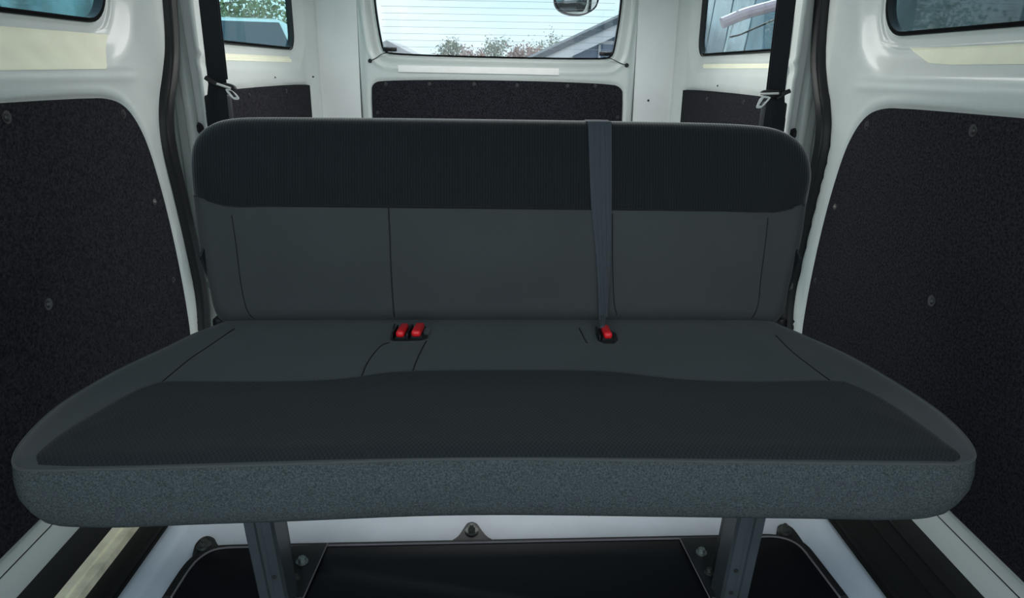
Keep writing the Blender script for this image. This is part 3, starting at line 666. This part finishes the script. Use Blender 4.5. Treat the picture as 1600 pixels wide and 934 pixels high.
# buckles over dark plates standing in for the pockets' shade
def pocket_shade_plate(quad, name='pocket_shade'):
    P = [hit(u, v, (2,))[0] for u, v in quad]
    P = [Vector(p) for p in chaikin([tuple(p) for p in P], 1)]
    bm = bmesh.new(); prism(bm, [p+Vector((0, 0, .0012)) for p in P], (0, 0, -.004)); return bm_obj(name, bm, THREAD, bench, False)
pocket_shade_plate([(608, 536), (616, 515), (672, 513), (667, 534)]); pocket_shade_plate([(936, 537), (928, 517), (960, 516), (968, 537)])
def buckle(u0, v0, u1, v1, wd, lab):
    """red push button in a black housing lying between image points (front, rear)"""
    a = hit(u0, v0, (2,))[0]; b = hit(u1, v1, (2,))[0]
    a = a+Vector((0, 0, .010)); b = b+Vector((0, .0, .006)); d = (b-a); L = d.length; d.normalize()
    side = d.cross(Vector((0, 0, 1))).normalized(); up = side.cross(d)
    M = Matrix((side, d, up)).transposed().to_4x4(); M.translation = (a+b)/2
    h = bmesh.new(); box(h, M @ Vector((0, .008, -.010)), (wd*1.3, L*1.0, .018), .004, M.to_3x3().to_4x4()); ho = bm_obj('buckle', h, THREAD, bench)
    r = bmesh.new(); box(r, M @ Vector((0, 0, .002)), (wd, L, .013), .005, M.to_3x3().to_4x4(), 3); ro = bm_obj('push_button', r, RED, ho); ro['label'] = lab
    # black stalk towards the gap
    k = bmesh.new(); box(k, M @ Vector((-wd*.95, .004, -.004)), (wd*.25, L*1.1, .014), .002, M.to_3x3().to_4x4()); bm_obj('guide', k, BLACKP, ho)
buckle(625, 532, 633, 515, .016, 'red push button')
buckle(650, 531, 657, 514, .018, 'red push button')
buckle(950, 534, 944, 517, .016, 'red push button')
k = bmesh.new(); p = hit(667, 521, (2,))[0]; box(k, p+Vector((0, 0, .004)), (.010, .02, .008), .002); bm_obj('buckle_clip', k, PIPING, bench)

# side hinge brackets of the backrest
for s in (-1, 1):
    bm = bmesh.new()
    for (a, b_) in (((.555, .36), (.590, .53)),):
        prism(bm, [(X0+s*(.592), 1.40, .40), (X0+s*.600, 1.355, .52), (X0+s*.600, 1.42, .56), (X0+s*.600, 1.47, .40), (X0+s*.600, 1.44, .25), (X0+s*.592, 1.36, .25)], (s*.006, 0, 0), .002)
    hb = bm_obj('hinge_bracket', bm, STEELD, bench)
    c = Vector((X0+s*.606, 1.40, .45)); bm = bmesh.new(); cyl(bm, c, c+Vector((s*.006, 0, 0)), .012, .010, 6, .001); bm_obj('bolt', bm, BOLT, hb)
    c = Vector((X0+s*.598, 1.43, .30)); bm = bmesh.new(); box(bm, c, (.02, .10, .16), .006); bm_obj('hinge_cover', bm, BLACKP, bench)

# legs
for s in (-1, 1):
    bm = bmesh.new()
    ct = Vector((X0+s*.404, .955, .285)); cb = Vector((X0+s*.385, .955, .012))
    d = (cb-ct)
    # channel section (front face with folded lips), swept
    sec = [(-.024, 0), (-.020, -.006), (-.006, -.006), (-.004, -.002), (.004, -.002), (.006, -.006), (.020, -.006), (.024, 0), (.024, .045), (.020, .045), (.020, .004), (-.020, .004), (-.020, .045), (-.024, .045)]
    A = [bm.verts.new(ct+Vector((x, y, 0))) for x, y in sec]; B = [bm.verts.new(cb+Vector((x, y, 0))) for x, y in sec]
    for i in range(len(sec)): bm.faces.new((A[i], B[i], B[(i+1) % len(sec)], A[(i+1) % len(sec)]))
    bm.faces.new(A); bm.faces.new(B[::-1])
    lg = bm_obj('leg', bm, STEEL, bench, True, 30)
    for z in (.09, .045):
        c = ct+d*((.285-z)/.273)+Vector((.010*-s, 0, 0)); bm = bmesh.new(); cyl(bm, c+Vector((0, .0, 0)), c+Vector((0, -.0068, 0)), .004, .004, 14); bm_obj('bolt_hole', bm, THREAD, lg)
    # rear strut
    bm = bmesh.new(); prism(bm, [(X0+s*.378, .99, .28), (X0+s*.378, 1.012, .28), (X0+s*.378, 1.05, .014), (X0+s*.378, .99, .014)], (s*.014, 0, 0), .002)
    bm_obj('leg', bm, STEELD, bench)
    # foot bracket on the lid
    if s < 0: tri = [(456, 853), (512, 848.5), (474, 934), (455, 934)]; bolts = [(472, 876, .011), (462, 903, .007)]; edge = [(512, 848.5), (473, 936)]
    else: tri = [(1062, 841), (1128, 838), (1128, 934), (1112, 934)]; bolts = [(1096, 862, .010), (1108, 893, .008), (1118, 917, .007)]; edge = [(1062, 841), (1110, 936)]
    P = [at(u, v, 2, .017) for u, v in tri]
    bm = bmesh.new(); prism(bm, [Vector((p.x, p.y, .0125)) for p in P], (0, 0, .005), .0012, 1)
    fb = bm_obj('foot_bracket', bm, STEELD, bench)
    for u, v, r in bolts:
        c = at(u, v, 2, .02); bm = bmesh.new(); cyl(bm, (c.x, c.y, .017), (c.x, c.y, .020), r, r, 20); cyl(bm, (c.x, c.y, .0195), (c.x, c.y, .028), r*.72, r*.68, 6, .001); bm_obj('bolt', bm, BOLT if r > .0095 else MATS['dull_bolt'], fb)
    bm = bmesh.new(); tube(bm, [at(u, v, 2, .018) for u, v in edge], .0012, 6); bm_obj('bracket_edge_highlight', bm, EDGE_HIGHLIGHT, fb)
    # cross rail under the cushion
bm = bmesh.new(); box(bm, (X0, 1.02, .262), (.95, .04, .03), .004); box(bm, (X0, 1.25, .262), (.95, .04, .03), .004); bm_obj('seat_frame', bm, STEELD, bench)

# ------------------------------------------------------------------ belts
# centre belt lying over the backrest
cb_ = empty('seat_belt', (X0+.14, 1.4, .8)); tag(cb_, 'slate grey centre belt hanging over the backrest down into the red buckle', 'seat belt', 'seat belts')
st = [(190.5, 915, 954), (194, 917.5, 955), (200, 918.5, 955.3), (215, 919, 955.5), (245, 920, 955.5), (290, 921.5, 955.5), (320, 923, 955.3), (350, 926, 955), (380, 929, 954), (410, 931.5, 953), (440, 933, 951), (470, 933.5, 949), (490, 934.5, 947.5), (505, 935, 946), (522, 937, 944)]
pts, wds, wd_, nr_ = [], [], [], []
for v, a, b in st:
    h = hit((a+b)/2, max(v, 193), (0, 1, 2)); p = h[0]+h[1]*.004
    if v > 380: p = p+h[1]*.004*(min(v, 480)-380)/40
    ds = (p-CAM).dot(_f); pts.append(p); wds.append((b-a)*ds/F); wd_.append((1, 0, 0)); nr_.append(h[1])
p0 = pts[0]; pts = [p0+Vector((0, .11, -.04)), p0+Vector((0, .07, -.004)), p0+Vector((0, .03, .001))]+pts; wds = [.047]*3+wds; wd_ = [(1, 0, 0)]*3+wd_; nr_ = [Vector((0, .3, 1))]*3+nr_
nr_[0] = Vector((0, 1, .2))
bm = bmesh.new(); ribbon(bm, pts, wd_, wds, .0022, nr_); bm_obj('webbing', bm, WEBL, cb_, True, 50)
for off in (-.28, -.02, .22, .40):
    q = [p+Vector((w_*off*(1 if i > 6 else .9), 0, 0))+Vector(nn)*.0016 for i, (p, w_, nn) in enumerate(zip(pts, wds, nr_))][4:]
    bm = bmesh.new(); tube(bm, q, [.0005+.0009*min(1, i/10) for i in range(len(q))], 6); bm_obj('fold', bm, WEBL, cb_)
# side belts
for s, side in ((-1, 'left'), (1, 'right')):
    t = empty('seat_belt', (X0+s*.74, 1.9, .6)); tag(t, f'black belt hanging straight down the {side} pillar with steel tongue clipped on it', 'seat belt', 'seat belts')
    YB = 1.93
    if s < 0: top, mid, low = (325, -2), (339, 124), (344, 190)
    else: top, mid, low = (1230, -2), (1213, 142), (1206, 200)
    a = at(*top, 1, YB); m_ = at(*mid, 1, YB); l_ = at(*low, 1, YB)
    up = a+(a-m_)*1.05; dn = Vector((l_.x, YB+.01, .30))
    m2 = m_+(m_-a)*.08; P = [up, a, (a+m_)/2, m2]; bm = bmesh.new()
    ribbon(bm, P, [(1, 0, 0)]*4, [.047]*4, .0025, [(0, -1, 0)]*4); bm_obj('webbing', bm, WEB, t, True, 50)
    bm = bmesh.new(); P = [up+Vector((-s*.004, .004, 0)), m_+Vector((-s*.006, .003, 0))]; ribbon(bm, P, [(1, 0, 0)]*2, [.042]*2, .002, [(0, -1, 0)]*2); bm_obj('webbing', bm, WEB, t, True, 50)
    # lower doubled webbing and retractor cover
    x1 = l_.x; bm = bmesh.new(); box(bm, (x1+s*.003, YB+.012, .62), (.064, .035, .37), .008); bm_obj('retractor_cover', bm, BLACKP, t)
    for dx in (-.018, .002, .018):
        bm = bmesh.new(); ribbon(bm, [m_+Vector((dx*.6, -.002, -.01)), Vector((x1+dx, YB-.012, .76)), Vector((x1+dx, YB-.012, .45))], [(1, -.25*s, 0)]*3, [.022]*3, .002, [(0, -1, 0)]*3); bm_obj('webbing', bm, WEB, t, True, 50)
    # tongue
    if s < 0:
        bar = [(321, 121), (330, 127), (340, 133), (352, 135)]; head = [(339, 131), (350, 129), (362, 132), (369, 138), (368, 142), (356, 142), (346, 137)]
        tq = [(349, 137), (363, 141), (374, 153), (372, 156.5), (363, 155)]; slot = [(355.5, 140.5), (363, 142.5), (370, 151.8), (364, 152)]
    else:
        bar = [(1234, 142), (1226, 145), (1219, 151), (1212, 153)]; head = [(1187, 147), (1192, 141.5), (1204, 140), (1219, 141), (1222, 148), (1212, 153), (1196, 150)]
        tq = [(1190, 149), (1206, 151), (1201, 157), (1190, 169), (1182, 169.5), (1182, 166)]; slot = [(1193.5, 153), (1201, 153.5), (1191, 165.5), (1186, 164.5)]
    YT = YB-.022
    bm = bmesh.new(); q = resample(chaikin([tuple(at(u, v, 1, YT+.004)) for u, v in bar], 2, False), 16, False); tube(bm, q, .0075, 10, flat=.8); bm_obj('loop_bar', bm, BLACKP, t)
    bm = bmesh.new(); prism(bm, [Vector(p) for p in chaikin([tuple(at(u, v, 1, YT)) for u, v in head], 2)], (0, .012, 0), .003); bm_obj('tongue_grip', bm, BLACKP, t)
    bm = bmesh.new(); q = [Vector(p) for p in resample(chaikin([tuple(at(u, v, 1, YT-.010)) for u, v in tq], 2), 60)]; sq = [Vector(p) for p in resample(chaikin([tuple(at(u, v, 1, YT-.010)) for u, v in slot], 0), 60)]
    # ring plate with slot: align start points
    k0 = min(range(60), key=lambda k: (sq[k]-q[0]).length); sq = sq[k0:]+sq[:k0]
    cc = sum(q, Vector())/60
    def area(P): return sum(P[i].x*P[(i+1) % 60].z-P[(i+1) % 60].x*P[i].z for i in range(60))
    if area(q)*area(sq) < 0: sq = [sq[0]]+sq[:0:-1]
    off = Vector((0, .003, 0))
    VV = [[bm.verts.new(p) for p in q], [bm.verts.new(p+off) for p in q], [bm.verts.new(p+off) for p in sq], [bm.verts.new(p) for p in sq]]
    for a_ in range(4):
        for i in range(60): bm.faces.new((VV[a_][i], VV[a_][(i+1) % 60], VV[(a_+1) % 4][(i+1) % 60], VV[(a_+1) % 4][i]))
    bm_obj('tongue', bm, CHROME, t)['label'] = 'bright steel tongue with a slot'
    bm = bmesh.new(); q = [at(*head[0 if s > 0 else 0], 1, YT-.006), at(*( (360, 138) if s < 0 else (1216, 146)), 1, YT-.006)]; tube(bm, q, .005, 8, flat=.6); bm_obj('tongue_rim', bm, CHROME, t)

# ------------------------------------------------------------------ outside
GZ = -.62
bm = bmesh.new(); box(bm, (0, 15, GZ-.05), (120, 120, .1)); tag(bm_obj('ground', bm, CONC, None, False), 'pale concrete yard around the van', 'ground', kind='structure')
# close-range mirror hung outside the rear window
mr = empty('rear_mirror', at(900, -20, 1, YR+.35)); tag(mr, 'round-cornered mirror hanging outside the top of the rear window', 'mirror')
mo = [(865, -25), (865.5, 2), (869, 12), (878, 20), (892, 24), (906, 24.5), (920, 21), (931, 13), (936, 3), (938, -25), (925, -48), (878, -48)]
q = [Vector(p) for p in chaikin([tuple(at(u, v, 1, YR+.30)) for u, v in mo], 2)]
bm = bmesh.new(); prism(bm, q, (0, .05, 0), .010, 3); bm_obj('mirror_shell', bm, BLACKP, mr)
c = sum(q, Vector())/len(q); bm = bmesh.new()
MIRR = mat('mirror_face', (.92, .88, .88), .04, metal=1)
ringsM = []
for f in (1, .85, .7, .5, .25, .02):
    ringsM.append([bm.verts.new(c+(p-c)*.92*f+Vector((0, -.002-.016*(1-f*f), 0))) for p in q])
for A, B in zip(ringsM, ringsM[1:]):
    for i in range(len(q)): bm.faces.new((A[i], A[(i+1) % len(q)], B[(i+1) % len(q)], B[i]))
bm.faces.new(ringsM[-1]); bm_obj('mirror_glass', bm, MIRR, mr)
bm = bmesh.new(); tube(bm, [c+Vector((.0, .06, .03)), c+Vector((.03, .10, .22)), c+Vector((.05, -.10, .36))], .009, 8); bm_obj('mirror_arm', bm, BLACKP, mr)

# house behind on the right
BRICK = mat('slate_blue_cladding', (.23, .26, .36), .8)
def brickify(m, c1, c2, c3, sc, wdt, hgt):
    t = m.node_tree; b = t.nodes['Principled BSDF']; tc = t.nodes.new('ShaderNodeTexCoord'); mpn = t.nodes.new('ShaderNodeMapping')
    mpn.inputs['Rotation'].default_value = (pi/2, 0, 0)
    t.links.new(tc.outputs['Object'], mpn.inputs[0]); br = t.nodes.new('ShaderNodeTexBrick')
    br.inputs['Color1'].default_value = (*c1, 1); br.inputs['Color2'].default_value = (*c2, 1); br.inputs['Mortar'].default_value = (*c3, 1)
    br.inputs['Scale'].default_value = sc; br.inputs['Brick Width'].default_value = wdt; br.inputs['Row Height'].default_value = hgt; br.inputs['Mortar Size'].default_value = .02
    t.links.new(mpn.outputs[0], br.inputs['Vector']); t.links.new(br.outputs['Color'], b.inputs['Base Color'])
brickify(BRICK, (.22, .26, .38), (.30, .34, .46), (.55, .58, .68), 1, .6, .28)
ROOF = mat('grey_roof_tile', (.10, .12, .14), .8, vary=(4, .3)); FASC = mat('white_bargeboard', (.78, .74, .76), .6)
hs = empty('house', (5, 17, GZ)); tag(hs, 'blue-grey brick house gable with white bargeboard seen at the right of the rear window', 'house')
YH = 16.0
def hp(u, v, dy=0): return at(u, v, 1, YH+dy)
eL = hp(843, 88); eR = hp(975, 27)
slope = (eR.z-eL.z)/(eR.x-eL.x); xr = eR.x+2.6; ridge = (xr, eL.z+slope*(xr-eL.x)); xl = eL.x-.25; zl = eL.z-slope*.25; xe = 2*xr-xl
bm = bmesh.new(); prism(bm, [(xl+.5, YH, GZ), (xl+.5, YH, zl+slope*.5-.1), (xr, YH, ridge[1]-.15), (xe-.5, YH, zl+slope*.5-.1), (xe-.5, YH, GZ)], (0, 8, 0)); bm_obj('wall', bm, BRICK, hs, False)
def strip(nm, m_, y0, dy, z0, z1):
    bm = bmesh.new()
    for sg in (-1, 1):
        a = xr+sg*(xr-xl); prism(bm, [(xr, y0, ridge[1]+z0), (a, y0, zl+z0), (a, y0, zl+z1), (xr, y0, ridge[1]+z1)], (0, dy, 0))
    return bm_obj(nm, bm, m_, hs, False)
strip('bargeboard', FASC, YH-.35, .06, -.30, -.07); strip('roof', ROOF, YH-.4, 8.8, -.07, .06)
for (x, z) in ((eR.x-.7, eL.z-.1),):
    bm = bmesh.new()
    for (cx_, cz, sx, sz2) in ((0, .45, 1.3, .07), (0, -.45, 1.3, .07), (-.62, 0, .07, .97), (.62, 0, .07, .97), (0, 0, .05, .9)): box(bm, (x+.2+cx_, YH-.03, z-.05+cz), (sx, .06, sz2))
    f_ = bm_obj('window', bm, FASC, hs, False); bm = bmesh.new(); box(bm, (x+.2, YH-.01, z-.05), (1.2, .03, .9)); bm_obj('pane', bm, mat('dim_window', (.2, .24, .34), .2), f_, False)
# far roof at the lower left
fr_ = empty('far_house', at(620, 90, 1, 45)); tag(fr_, 'pale low house far away at the lower left of the rear window', 'house')
pk = at(604, 63, 1, 45); lf = at(560, 80, 1, 45); rt = at(652, 88, 1, 45)
bm = bmesh.new(); prism(bm, [(lf.x, 45, lf.z), (pk.x, 45, pk.z), (rt.x, 45, rt.z)], (0, 8, 0)); bm_obj('roof', bm, mat('pale_roof', (.55, .50, .50), .8), fr_, False)
bm = bmesh.new(); prism(bm, [(lf.x+.4, 45.2, lf.z+.1), (rt.x-.4, 45.2, lf.z), (rt.x-.4, 45.2, GZ), (lf.x+.4, 45.2, GZ)], (0, 7, 0)); bm_obj('wall', bm, mat('pale_wall', (.75, .72, .70), .8), fr_, False)

# trees: trunk, branches and a crown of real leaves
def tree(name, label, x, y, h, rx, rz, nleaf, size, mleaf, seed, group, low=.2):
    r = np.random.default_rng(seed); root = empty(name, (x, y, GZ)); tag(root, label, 'tree', group)
    bm = bmesh.new(); zc = GZ+h-rz
    tube(bm, [(x, y, GZ-.02), (x+.05, y, GZ+h*.3), (x, y, zc)], [h*.03, h*.022, h*.012], 8)
    for k in range(14):
        a = r.uniform(0, 2*pi); el = r.uniform(.1, 1.2); L = r.uniform(.5, .95)
        e_ = Vector((x+cos(a)*cos(el)*rx*L, y+sin(a)*cos(el)*rx*L, zc+sin(el)*rz*L)); st_ = Vector((x, y, zc-rz*r.uniform(0, .8)))
        mid_ = (st_+e_)/2+Vector((0, 0, .08*h)); tube(bm, [st_, mid_, e_], [h*.009, h*.006, h*.003], 5)
    bm_obj('trunk', bm, BARK, root)
    nc = 46; ca = r.normal(size=(nc, 3)); ca /= np.linalg.norm(ca, axis=1)[:, None]; ca *= r.uniform(.45, 1, (nc, 1)); cr_ = r.uniform(.16, .34, nc)
    k = r.integers(0, nc, nleaf); p = ca[k]+r.normal(size=(nleaf, 3))*cr_[k][:, None]*.6
    p = p*np.array([rx, rx, rz])+np.array([x, y, zc]); p = p[p[:, 2] > GZ+low*h]
    n_ = len(p); u = r.normal(size=(n_, 3)); u /= np.linalg.norm(u, axis=1)[:, None]; v = np.cross(u, r.normal(size=(n_, 3))); v /= np.linalg.norm(v, axis=1)[:, None]
    sz3 = size*r.uniform(.6, 1.3, (n_, 1)); q = np.stack([p-u*sz3, p-v*sz3*.5, p+u*sz3, p+v*sz3*.5], 1).reshape(-1, 3)
    me = bpy.data.meshes.new('foliage'); me.from_pydata(q.tolist(), [], [(4*i, 4*i+1, 4*i+2, 4*i+3) for i in range(n_)])
    o = fin('foliage', me, mleaf, root, False); o['kind'] = 'stuff'
    return root
BARK = mat('bark', (.16, .13, .11), .9)
LEAF_A = mat('grey_green_leaves', (.30, .32, .24), .7, vary=(3, .4)); LEAF_B = mat('rusty_leaves', (.50, .34, .30), .7, vary=(3, .35)); LEAF_C = mat('olive_leaves', (.20, .25, .10), .7, vary=(2, .5))
for i, (u, v, Y_, w_, ml, lb) in enumerate(((707, 60, 34, 24, LEAF_A, 'sparse grey-green tree far behind, left of the middle of the rear window'), (775, 57, 36, 30, LEAF_A, 'sparse pale tree far behind in the middle of the rear window'),
                                     (738, 74, 30, 28, LEAF_B, 'low rusty bush far behind between the two sparse trees'), (818, 74, 25, 26, LEAF_B, 'low rusty bush far behind, left of the leafy tree'),
                                     (860, 55, 36, 38, LEAF_A, 'leafy tree far behind touching the roof line of the brick house'), (846, 72, 29, 36, LEAF_B, 'rusty bush in front of the leafy tree by the brick house'), (690, 80, 42, 20, LEAF_B, 'small rusty bush furthest left in the rear window'))):
    p = at(u, v, 1, Y_); h = p.z-GZ; rx = w_*Y_/F
    tree('tree', lb, p.x, Y_, h, rx, min(h*.42, rx*1.1), 2600, .055, ml, 20+i, 'trees seen through the rear window')
p = at(375, 6, 1, 15); tree('tree', 'big olive leafy tree behind the parked car at the left', p.x-.9, 15, 3.6, 2.0, 1.4, 9000, .05, LEAF_C, 3, 'trees left of the van')
p = at(420, 40, 1, 20); tree('tree', 'smaller olive leafy tree sloping down right of the big one', p.x-.3, 20, 2.6, 1.5, 1.1, 6000, .05, LEAF_C, 4, 'trees left of the van')

# parked vehicles
def vehicle(name, label, loc, rz, L, W, st, body, glassm, zs=1, group=None, cat='car'):
    """st: stations along length (y, z_low, z_belt, z_top, half_bottom, half_belt, half_top)"""
    root = empty(name, loc); tag(root, label, cat, group); st = [(a, b, c_*zs, d*zs, e1, e2_, e3) for a, b, c_, d, e1, e2_, e3 in st]
    V = []; k = 12
    for (y, zl_, zb, zt, hb, hm, ht) in st:
        sec = [(-hb*.9, zl_), (-hb, zl_+.06), (-hb, (zl_+zb)/2), (-hm, zb), (-ht, zt-.05), (-ht*.85, zt), (ht*.85, zt), (ht, zt-.05), (hm, zb), (hb, (zl_+zb)/2), (hb, zl_+.06), (hb*.9, zl_)]
        V += [(x, y, z) for x, z in sec]
    n_ = len(st); Fc = [(j*k+i, j*k+(i+1) % k, (j+1)*k+(i+1) % k, (j+1)*k+i) for j in range(n_-1) for i in range(k)]
    Fc += [tuple(range(k)), tuple((n_-1)*k+i for i in range(k))]
    M = Matrix.Translation(loc) @ Matrix.Rotation(rz, 4, 'Z')
    V = [M @ Vector(v) for v in V]
    o = mesh_obj('body', V, Fc, body, root, True, 28)
    def quadp(pts, nm, m_, th=.012):
        P = [M @ Vector(p) for p in pts]; nn = (P[1]-P[0]).cross(P[2]-P[0]).normalized()
        ctr = M @ Vector((0, (st[0][0]+st[-1][0])/2, 1.0))
        if nn.dot(sum(P, Vector())/4-ctr) < 0: nn = -nn
        bm = bmesh.new(); prism(bm, P, nn*th, .004, 1); return bm_obj(nm, bm, m_, root)
    for j in range(n_-1):
        a, b = st[j], st[j+1]
        if a[3]-a[2] > .2 and b[3]-b[2] > .2 and b[0]-a[0] > .25:
            for s in (-1, 1):
                def pt(q, t, y): return (s*(q[5]+(q[6]-q[5])*t), y, q[2]+(q[3]-.05-q[2])*t)
                y0, y1 = a[0]+.05, b[0]-.05
                quadp([pt(a, .08, y0), pt(b, .08, y1), pt(b, .9, y1), pt(a, .9, y0)], 'side_window', glassm)
        elif abs((a[3]-a[2])-(b[3]-b[2])) > .2:    # windscreen slope
            hi, lo = (a, b) if a[3] > b[3] else (b, a)
            dy = (hi[0]-lo[0])
            quadp([(-lo[5]*.86, lo[0]+dy*.06, lo[3]+.04), (lo[5]*.86, lo[0]+dy*.06, lo[3]+.04), (hi[6]*.84, lo[0]+dy*.93, lo[3]+(hi[3]-lo[3])*.93), (-hi[6]*.84, lo[0]+dy*.93, lo[3]+(hi[3]-lo[3])*.93)], 'windscreen', glassm, .018)
    for y in (st[0][0]+L*.18, st[-1][0]-L*.2):
        for s in (-1, 1):
            c = M @ Vector((s*(W/2-.1), y, .33)); ax = (M.to_3x3() @ Vector((s, 0, 0)))
            bm = bmesh.new(); cyl(bm, c-ax*.1, c+ax*.115, .33, .32, 28, .03); wo = bm_obj('wheel', bm, RUBBER, root)
            bm = bmesh.new(); cyl(bm, c+ax*.112, c+ax*.125, .2, .18, 20, .005); bm_obj('hub_cap', bm, BOLT, wo)
    return root
DGL = mat('dark_car_glass', (.03, .045, .05), .06, spec=.8); DGS = mat('dull_van_glass', (.045, .065, .068), .35, vary=(9, .6)); BLUEG = mat('blue_grey_van_paint', (.22, .30, .34), .5, vary=(3, .25)); BGL = mat('blue_grey_car_glass', (.16, .23, .26), .15, spec=.8, vary=(5, .5)); TGL = mat('teal_car_glass', (.09, .18, .19), .3, spec=.4, vary=(5, .6))
PALE = mat('pale_car_paint', (.70, .78, .76), .3, coat=.6); TEAL = mat('pale_teal_paint', (.42, .62, .56), .35, coat=.5); DGREY = mat('dark_grey_paint', (.10, .13, .13), .35, coat=.4, vary=(6, .3)); PINK = mat('faded_pink_paint', (.62, .44, .46), .4, coat=.4)
suv = [(-2.2, .3, .95, 1.0, .78, .80, .62), (-2.0, .25, 1.05, 1.12, .88, .86, .66), (-1.0, .25, 1.1, 1.20, .9, .88, .68), (-.35, .25, 1.12, 1.72, .9, .88, .70), (.7, .25, 1.12, 1.78, .9, .88, .72), (1.7, .25, 1.12, 1.74, .9, .88, .70), (2.2, .28, 1.08, 1.15, .86, .84, .66), (2.3, .35, 1.0, 1.05, .80, .80, .62)]
vanst = [(-2.4, .3, .9, 1.0, .85, .85, .7), (-2.2, .25, 1.05, 1.15, .92, .9, .72), (-1.5, .25, 1.15, 1.95, .93, .91, .78), (-.4, .25, 1.15, 2.0, .93, .91, .80), (.9, .25, 1.15, 2.0, .93, .91, .80), (2.2, .25, 1.15, 1.98, .93, .91, .80), (2.4, .3, 1.1, 1.9, .9, .88, .76)]
vehicle('car', 'pale roofed car with dark glass seen through the left quarter window', (-3.45, 10.0, GZ), radians(20), 4.5, 1.8, suv, PALE, DGL, 1.2, cat='car')
vehicle('van', 'pale teal van parked beside the left sliding door', (-2.9, 2.25, GZ), 0, 4.8, 1.86, vanst, TEAL, TGL, 1.1, cat='van')
vehicle('van', 'dark grey van parked close beside the right sliding door', (2.5, 1.2, GZ), radians(-2), 4.8, 1.86, vanst, DGREY, DGS, 1.1, cat='van')
v3 = vehicle('van', 'blue-grey high van with pinkish mirror arm seen through the right quarter window', (3.4, 8.0, GZ), radians(-8), 4.8, 1.86, vanst, BLUEG, BGL, 1.36, cat='van')
def bar(nm, m_, pts, r, Yq, flat=1.0):
    bm = bmesh.new(); tube(bm, resample(chaikin([tuple(at(u, v, 1, Yq)) for u, v in pts], 2, False), 20, False), r, 10, flat=flat); return bm_obj(nm, bm, m_, v3)
bar('mirror_arm', PINK, [(1128, 36), (1136, 33), (1160, 22), (1220, 6), (1290, -14), (1330, -20)], .042, 5.6)
bar('wiper', BLACKP, [(1140, 58), (1155, 55), (1175, 46), (1212, 30), (1260, 8)], .007, 5.62)
bar('pillar_trim', PALE, [(1150, -20), (1152, 4), (1148, 30), (1138, 60), (1131, 86), (1126, 110)], .010, 5.7)
# fill lamp added on the roof behind the bench to brighten the rear
lm = empty('fill_lamp', (X0, 2.25, ZR-.02)); tag(lm, 'rectangular fill light added on the van roof behind the bench, out of view', 'lamp')
bm = bmesh.new(); box(bm, (X0, 2.25, ZR-.012), (.84, .54, .02), .006); bm_obj('fill_lamp_housing', bm, BLACKP, lm)
FILL_LENS = bpy.data.materials.new('fill_lamp_lens'); FILL_LENS.use_nodes = True; FILL_LENS.node_tree.nodes['Principled BSDF'].inputs['Emission Color'].default_value = (1, .98, .95, 1); FILL_LENS.node_tree.nodes['Principled BSDF'].inputs['Emission Strength'].default_value = 1
bm = bmesh.new(); box(bm, (X0, 2.25, ZR-.024), (.80, .50, .006), .002); bm_obj('lens', bm, FILL_LENS, lm)
al = bpy.data.lights.new('fill_light', 'AREA'); al.shape = 'RECTANGLE'; al.size = .8; al.size_y = .5; al.energy = 7; al.color = (1, .98, .96)
ao = bpy.data.objects.new('fill_light', al); COL.objects.link(ao); ao.location = (X0, 2.25, ZR-.032)
for me in list(bpy.data.meshes):
    if not me.users: bpy.data.meshes.remove(me)
